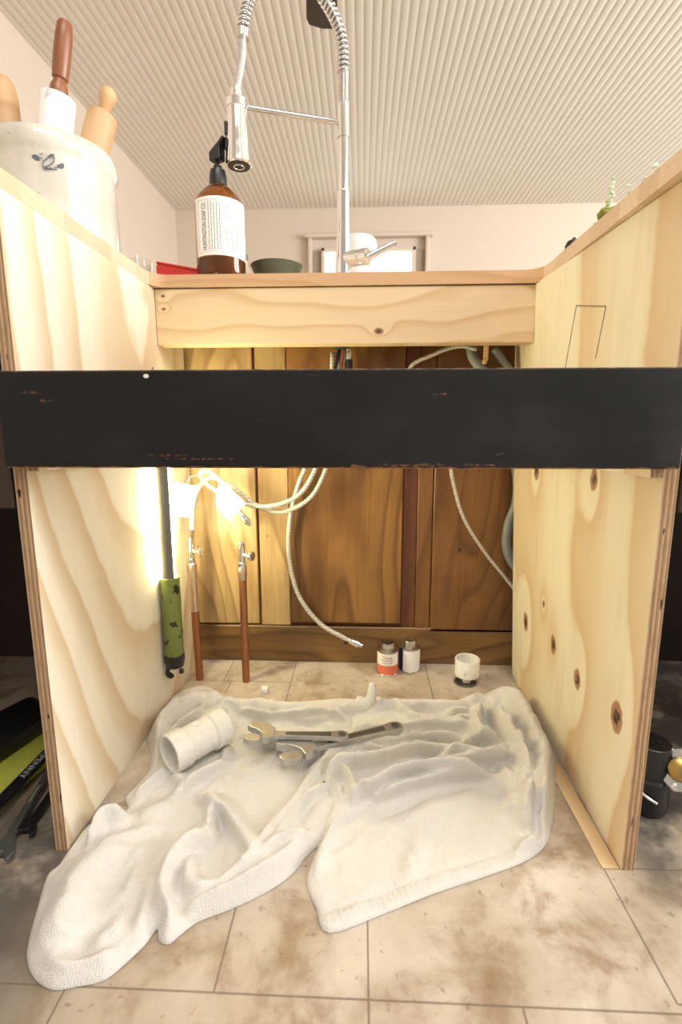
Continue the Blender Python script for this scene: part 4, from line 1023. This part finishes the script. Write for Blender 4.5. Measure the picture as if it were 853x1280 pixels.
LL = tp.z-bot.z; MB().lathe(bot, [(.014, 0), (.022, .03), (.0235, LL*.5), (.0215, LL-.035), (.0165, LL-.012), (.009, LL-.002), (0, LL)], (.0, 0, 1), 32).build('barrel', M['beech'], t)
# olive bowl
bc = Vector((onY(346, 330, .56).x, .56, .9)); rim = onY(346, 322, .50).z
t = thing('olive_bowl', bc, 'small olive green bowl between soap bottle and faucet', 'bowl')
hB = rim-.9; MB().lathe(bc, [(.0, .002), (.030, 0), (.034, .003), (.045, hB*.45), (.056, hB-.003), (.0575, hB), (.055, hB-.001), (.043, hB*.5), (.030, .008), (0, .007)], n=48, caps=False).build('body', M['green_bowl'], t, smooth=50)
# white canister behind faucet
q = onY(448, 300, .78); zt = onY(448, 289, .74).z
t = thing('white_canister', (q.x, .78, .9), 'rounded white canister standing behind the faucet', 'canister')
hC = zt-.9; MB().lathe((q.x, .78, .9), [(.0, .0), (.044, 0), (.048, .004), (.050, hC*.5), (.0495, hC-.022), (.046, hC-.009), (.038, hC-.002), (.025, hC)], n=48).build('body', M['white'], t, smooth=50)
MB().lathe((q.x, .78, .9+hC-.001), [(.025, 0), (.024, .002), (0, .0025)], n=32).build('lid', M['white'], t)
# red tray
mb = MB(); q = [onY(x, y, .50) for x, y in ((196, 328), (252, 338), (252, 350), (196, 350))]
t = thing('red_holder', (q[0].x, .50, .9), 'red plastic wedge shaped holder left of the soap bottle', 'holder')
zt0, zt1 = q[0].z, q[1].z
pp = [(q[0].x, .9), (q[1].x, .9), (q[1].x, zt1), (q[0].x, zt0)]
MB().prism(pp, lambda u, v, t_: Vector((u, .50+t_, v)), 0, .003).prism([(q[0].x, .9), (q[1].x+.03, .9), (q[1].x+.03, .935), (q[0].x, zt0-.01)], lambda u, v, t_: Vector((u, .56+t_, v)), 0, .003).box((q[0].x, .50, .9), (q[1].x, .56, .903)).box((q[0].x-.002, .50, .9), (q[0].x+.001, .563, zt0-.006)).build('shell', M['red'], t, smooth=0, bevel=.001)
mb = MB(); mb.tube([(q[0].x, .4995, zt0), (q[1].x, .4995, zt1)], .0022, 8); mb.build('rolled_rim', M['red'], t)
MB().lathe((onY(209, 343, .497).x, .500, .907), [(.0045, 0), (.0045, .002)], (0, -1, 0), 16).build('rivet', M['paper'], t)
# clear bottle behind soap bottle
q = onY(308, 330, .56); t = thing('clear_bottle', (q.x-.006, .57, .9), 'small clear glass bottle partly hidden behind the amber soap bottle', 'bottle')
MB().lathe((q.x-.006, .57, .9), [(.0, .002), (.014, 0), (.0155, .004), (.0155, .040), (.008, .052), (.007, .066)], n=28).build('body', M['glass'], t, smooth=50)
MB().lathe((q.x-.006, .57, .966), [(.008, 0), (.008, .010), (.006, .011)], n=20).build('stopper', M['greyp'], t)
# clear jar near the left inner corner
q = onY(172, 322, .46); t = thing('glass_jar', (q.x-.012, .50, .9), 'small clear glass jar at the left counter corner before the red holder', 'jar')
MB().lathe((q.x-.012, .50, .9), [(.0, .003), (.020, 0), (.022, .004), (.024, .034), (.0245, .044), (.0232, .044), (.0222, .034), (.019, .006), (0, .006)], n=36, caps=False).build('body', M['glass'], t, smooth=50)
MB().cyl((q.x-.016, .50, .906), (q.x-.020, .50, .958), .0035, n=12).build('spoon', M['paper'], t)
# thin dark tray on the right of the back strip
q0 = onY(540, 345, .55); q1 = onY(641, 345, .50)
t = thing('flat_dark_tray', ((q0.x+q1.x)/2, .56, .9), 'thin dark tray edge lying flat at the right of the back counter', 'tray')
mb = MB(); mb.box((q0.x-.02, .475, .900), (q1.x-.003, .60, .9045), .002); mb.build('plate', M['blackp'], t, smooth=0)
MB().tube([(q0.x-.02, .475, .9048), (q1.x-.003, .475, .9048), (q1.x-.003, .60, .9048), (q0.x-.02, .60, .9048), (q0.x-.02, .475, .9048)], .0016, 8).build('rim', M['blackp'], t)
# right counter: dark knob, plants
q = onX(724, 298, .396); t = thing('black_lidded_pot', (.396, q.y+.02, .9), 'small black round lidded pot on the right counter near the inner corner', 'pot')
MB().lathe((.396, q.y+.02, .9), [(.010, 0), (.014, .002), (.0145, .012), (.011, .019), (.005, .022), (0, .0225)], n=28).build('cap', M['blackp'], t)
MB().lathe((.396, q.y+.02, .9215), [(.003, 0), (.003, .003), (.0015, .004)], n=16).build('grip', M['blackp'], t)
random.seed(7)
def leafblob(mb, p, r):
    mb.lathe(Vector(p)-Vector((0, 0, r*.6)), [(.0, 0), (r*.7, r*.25), (r, r*.6), (r*.6, r*1.05), (0, r*1.2)], (random.uniform(-.6, .6), random.uniform(-.6, .6), 1), 8, caps=False)
q = onX(764, 255, .425); t = thing('sprig_plant', (.425, q.y, .9), 'small potted plant with one upright pale beaded sprig on the right counter', 'plant')
MB().lathe((.425, q.y, .9), [(.016, 0), (.019, .002), (.023, .020), (.024, .024), (.021, .024), (.0, .021)], n=28).build('pot', M['greyp'], t)
mb = MB()
for k in range(16): leafblob(mb, (.425+random.uniform(-.014, .014), q.y+random.uniform(-.014, .014), .930+random.uniform(0, .014)), .008)
mb.build('foliage', M['moss'], t)
mb = MB(); zt = onX(766, 222, .425).z
mb.tube([(.425, q.y, .92), (.426, q.y, zt)], .001, 6)
z_ = .945
while z_ < zt: leafblob(mb, (.425+random.uniform(-.004, .004), q.y+random.uniform(-.003, .003), z_), .0052); z_ += .0062
mb.build('sprig', M['leaf'], t)
q = onX(830, 190, .43); t = thing('trailing_succulent', (.44, q.y+.02, .9), 'low trailing succulent with pale round leaves at the right edge of the counter', 'plant')
MB().lathe((.45, q.y+.02, .9), [(.030, 0), (.034, .002), (.038, .022), (.039, .026), (.035, .026), (.0, .022)], n=32).build('pot', M['greyp'], t)
mb = MB()
for k in range(70):
    a = random.uniform(0, 2*PI); r_ = random.uniform(0, .042); leafblob(mb, (.444+r_*math.cos(a), q.y+.02+r_*math.sin(a)*1.9, .925+random.uniform(0, .022)), random.uniform(.003, .006))
for k in range(6):
    y_ = q.y-.04+k*.024; mb.tube(spline([(.44, y_, .925), (.428, y_-.006, .938), (.420, y_-.01, .930)], 3), .0009, 6); leafblob(mb, (.420, y_-.01, .930), .005); leafblob(mb, (.428, y_-.006, .940), .0045)
mb.build('foliage', M['leaf'], t)
# ------------------------------------------------------------------ ceiling fan
fz = 2.18; f0 = onZ(403, 36, fz); f1 = onZ(401, -60, fz)
dirv = (Vector((f1.x, f1.y, 0))-Vector((f0.x, f0.y, 0))).normalized(); hub = Vector((f0.x, f0.y, fz))+dirv*.66; nrm = Vector((-dirv.y, dirv.x, 0))
t = thing('ceiling_fan', (hub.x, hub.y, fz), 'dark bladed ceiling fan, only one blade tip seen under the beadboard ceiling', 'ceiling fan')
for k in range(4):
    R_ = Matrix.Translation(hub) @ Matrix.Rotation(k*PI/2, 4, 'Z')
    base_dir = -dirv; bn = Vector((-base_dir.y, base_dir.x, 0))
    bl = [(.16, -.045), (.62, -.062), (.65, -.052), (.66, 0), (.65, .052), (.62, .062), (.16, .045)]
    fn = lambda u, v, t_: R_ @ (base_dir*u+bn*v+Vector((0, 0, t_+v*.12)))
    o = MB().prism(bl, fn, 0, .007).build('blade', M['blade'], t, smooth=0)
    MB().prism([(.06, -.014), (.20, -.02), (.20, .02), (.06, .014)], fn, -.006, 0).build('blade_arm', M['brass'], o, smooth=0)
MB().lathe((hub.x, hub.y, fz-.06), [(.03, 0), (.08, .01), (.10, .04), (.10, .09), (.06, .11), (.015, .115), (.015, .20), (.05, .23), (.06, 2.449-fz+.06)], n=36).build('motor', M['brass'], t)
# ------------------------------------------------------------------ clutter under the counters
def flat(name, px, z0, z1, mat, label, cat, z=.02, parent=None):
    q = [onZ(x, y, z) for x, y in px]; mb = MB(); mb.prism([(p.x, p.y) for p in q], lambda u, v, t_: Vector((u, v, z0+t_)), 0, z1-z0)
    o = mb.build(name, M[mat], parent, smooth=0, bevel=.0015)
    if parent is None: tag(o, label, cat)
    return o
c = onZ(20, 960, .01); t = thing('lime_tool_bag', (c.x, c.y, 0), 'lime green and black tool bag lying on the floor left of the left panel', 'tool bag')
a = onZ(-20, 985, .02); b = onZ(70, 915, .02); d = (b-a).normalized(); n_ = Vector((-d.y, d.x, 0))
mm = lambda u, v, t_: Vector((a.x, a.y, 0))+Vector((d.x, d.y, 0))*u+n_*v+Vector((0, 0, t_))
L_ = (b-a).length
MB().prism([(-.1, -.035), (L_+.02, -.05), (L_+.04, .02), (-.1, .09)], mm, .002, .022).build('bag_body', M['lime'], t, smooth=0, bevel=.006)
mb = MB(); mb.prism([(-.1, .030), (L_*.4, .020), (L_+.03, .012), (L_+.06, .11), (L_*.6, .14), (-.1, .15)], mm, .022, .055); mb.build('black_flap', M['blackp'], t, smooth=0, bevel=.012)
a2 = onZ(-12, 1012, .027); b2 = onZ(62, 936, .027); fs2, L2 = frame2(a2, b2, .022); st = MB().prism([(-.05, -.010), (L2, -.010), (L2, .010), (-.05, .010)], fs2, 0, .004).build('strap', M['blackp'], t, smooth=0)
mb = MB(); add_text(mb, 'XPENNY', .016, lambda u, v: fs2(L2-.004-u, .006-v*.95, .0045), width=.072); mb.build('lettering', M['whiteink'], st)
def plier(pa, pb, z, label, jaw=True):
    a_ = onZ(*pa, z); b_ = onZ(*pb, z); fn, L = frame2(a_, b_, z); t = thing('combination_wrench' if not jaw else 'slip_joint_pliers', ((a_.x+b_.x)/2, (a_.y+b_.y)/2, z), label, 'wrench' if not jaw else 'pliers')
    return t, fn, L
t, fn, L = plier((-6, 1082), (66, 962), .004, 'large dark steel wrench lying nearest the left panel, head at the lower left', False)
MB().prism([(.0, -.016), (.012, -.020), (.030, -.014), (.045, -.007), (L, -.006), (L, .006), (.045, .007), (.030, .014), (.012, .020), (.0, .016), (.014, .004), (.014, -.004)], fn, 0, .009).build('body', M['wrench_dark'], t, smooth=0, bevel=.0015)
mb = MB(); mb.tube([fn(.05, -.0062, .0085), fn(L, -.0055, .0085)], .0011, 8); mb.build('bright_edge', M['chrome'], t)
mb = MB(); add_text(mb, 'VANADIUM', .006, lambda u, v: fn(L*.75-u, .003-v*.8, .0092), width=.04); mb.build('lettering', M['whiteink'], t)
t, fn, L = plier((26, 1050), (72, 985), .003, 'black open ended spanner lying on the dark floor close to the left panel edge', False)
MB().prism([(.0, -.012), (.006, -.017), (.020, -.013), (.030, -.007), (L+.02, -.006), (L+.02, .006), (.030, .007), (.020, .013), (.006, .017), (.0, .012), (.012, .006), (.012, -.006)], fn, 0, .007).build('body', M['blackp'], t, smooth=0, bevel=.0015)
# right: black pump unit with bracket
c = Vector((.488, .120, 0)); t = thing('garbage_disposal_unit', c, 'black cylindrical unit with steel flange lying under the right counter', 'disposal unit')
MB().lathe(c, [(.020, 0), (.027, .004), (.030, .015), (.030, .060), (.027, .064), (.027, .108), (.024, .114)], n=36).build('housing', M['blackp'], t)
MB().lathe(c+Vector((0, 0, .114)), [(.014, 0), (.025, .0005), (.026, .003), (.014, .004)], n=32).build('rim', M['steel'], t)
mb = MB()
mb.tube(spline([c+Vector((-.031, -.012, .050)), c+Vector((-.018, -.029, .042)), c+Vector((-.004, -.033, .034))], 4), .0025, 8); mb.build('clip_wire', M['steel'], t)
fc = onY(850, 962, .095); hx = []
for k in range(6): hx.append((.034*math.cos(k*PI/3+.4), .034*math.sin(k*PI/3+.4)))
fd = (CAM-fc).normalized(); e1 = Vector((0, 0, 1)).cross(fd).normalized(); e2 = fd.cross(e1)
fl = MB().prism(hx, lambda u, v, t_: fc+e1*u+e2*v+fd*t_, -.003, .003).build('flange_plate', M['steel'], t, smooth=0, bevel=.002)
mb = MB()
for k in range(6): mb.lathe(fc+e1*(.026*math.cos(k*PI/3+.4))+e2*(.026*math.sin(k*PI/3+.4))+fd*.003, [(.0045, 0), (.0045, .002), (.002, .003)], fd, 10)
mb.build('bolt_heads', M['chrome'], fl)
MB().lathe(fc+fd*.002, [(.016, 0), (.018, .004), (.015, .012), (.010, .014)], fd, 24).build('brass_port', M['brass'], fl)
MB().cyl(fc-fd*.003, c+Vector((.012, .0, fc.z)), .012, n=20).build('outlet_pipe', M['blackp'], t)

for o in C.objects:
    if o.parent is None:
        b = o.name.split('.')[0]
        gname = {'adjustable_wrench': 'adjustable wrenches on the towels', 'copper_supply_pipe': 'copper supply pipes under the sink', 'cement_can': 'small cans by the pine panelling',
                 'braided_supply_hose': 'braided faucet hoses', 'grey_drain_hose': 'grey drain hoses', 'plywood_side_panel': 'plywood cabinet sides', 'plywood_cleat': 'plywood cleats behind the black board',
                 'marble_rolling_pin': 'rolling pins in the crock', 'wooden_rolling_pin': 'rolling pins in the crock', 'tapered_rolling_pin': 'rolling pins in the crock'}.get(b)
        if gname: o['group'] = gname
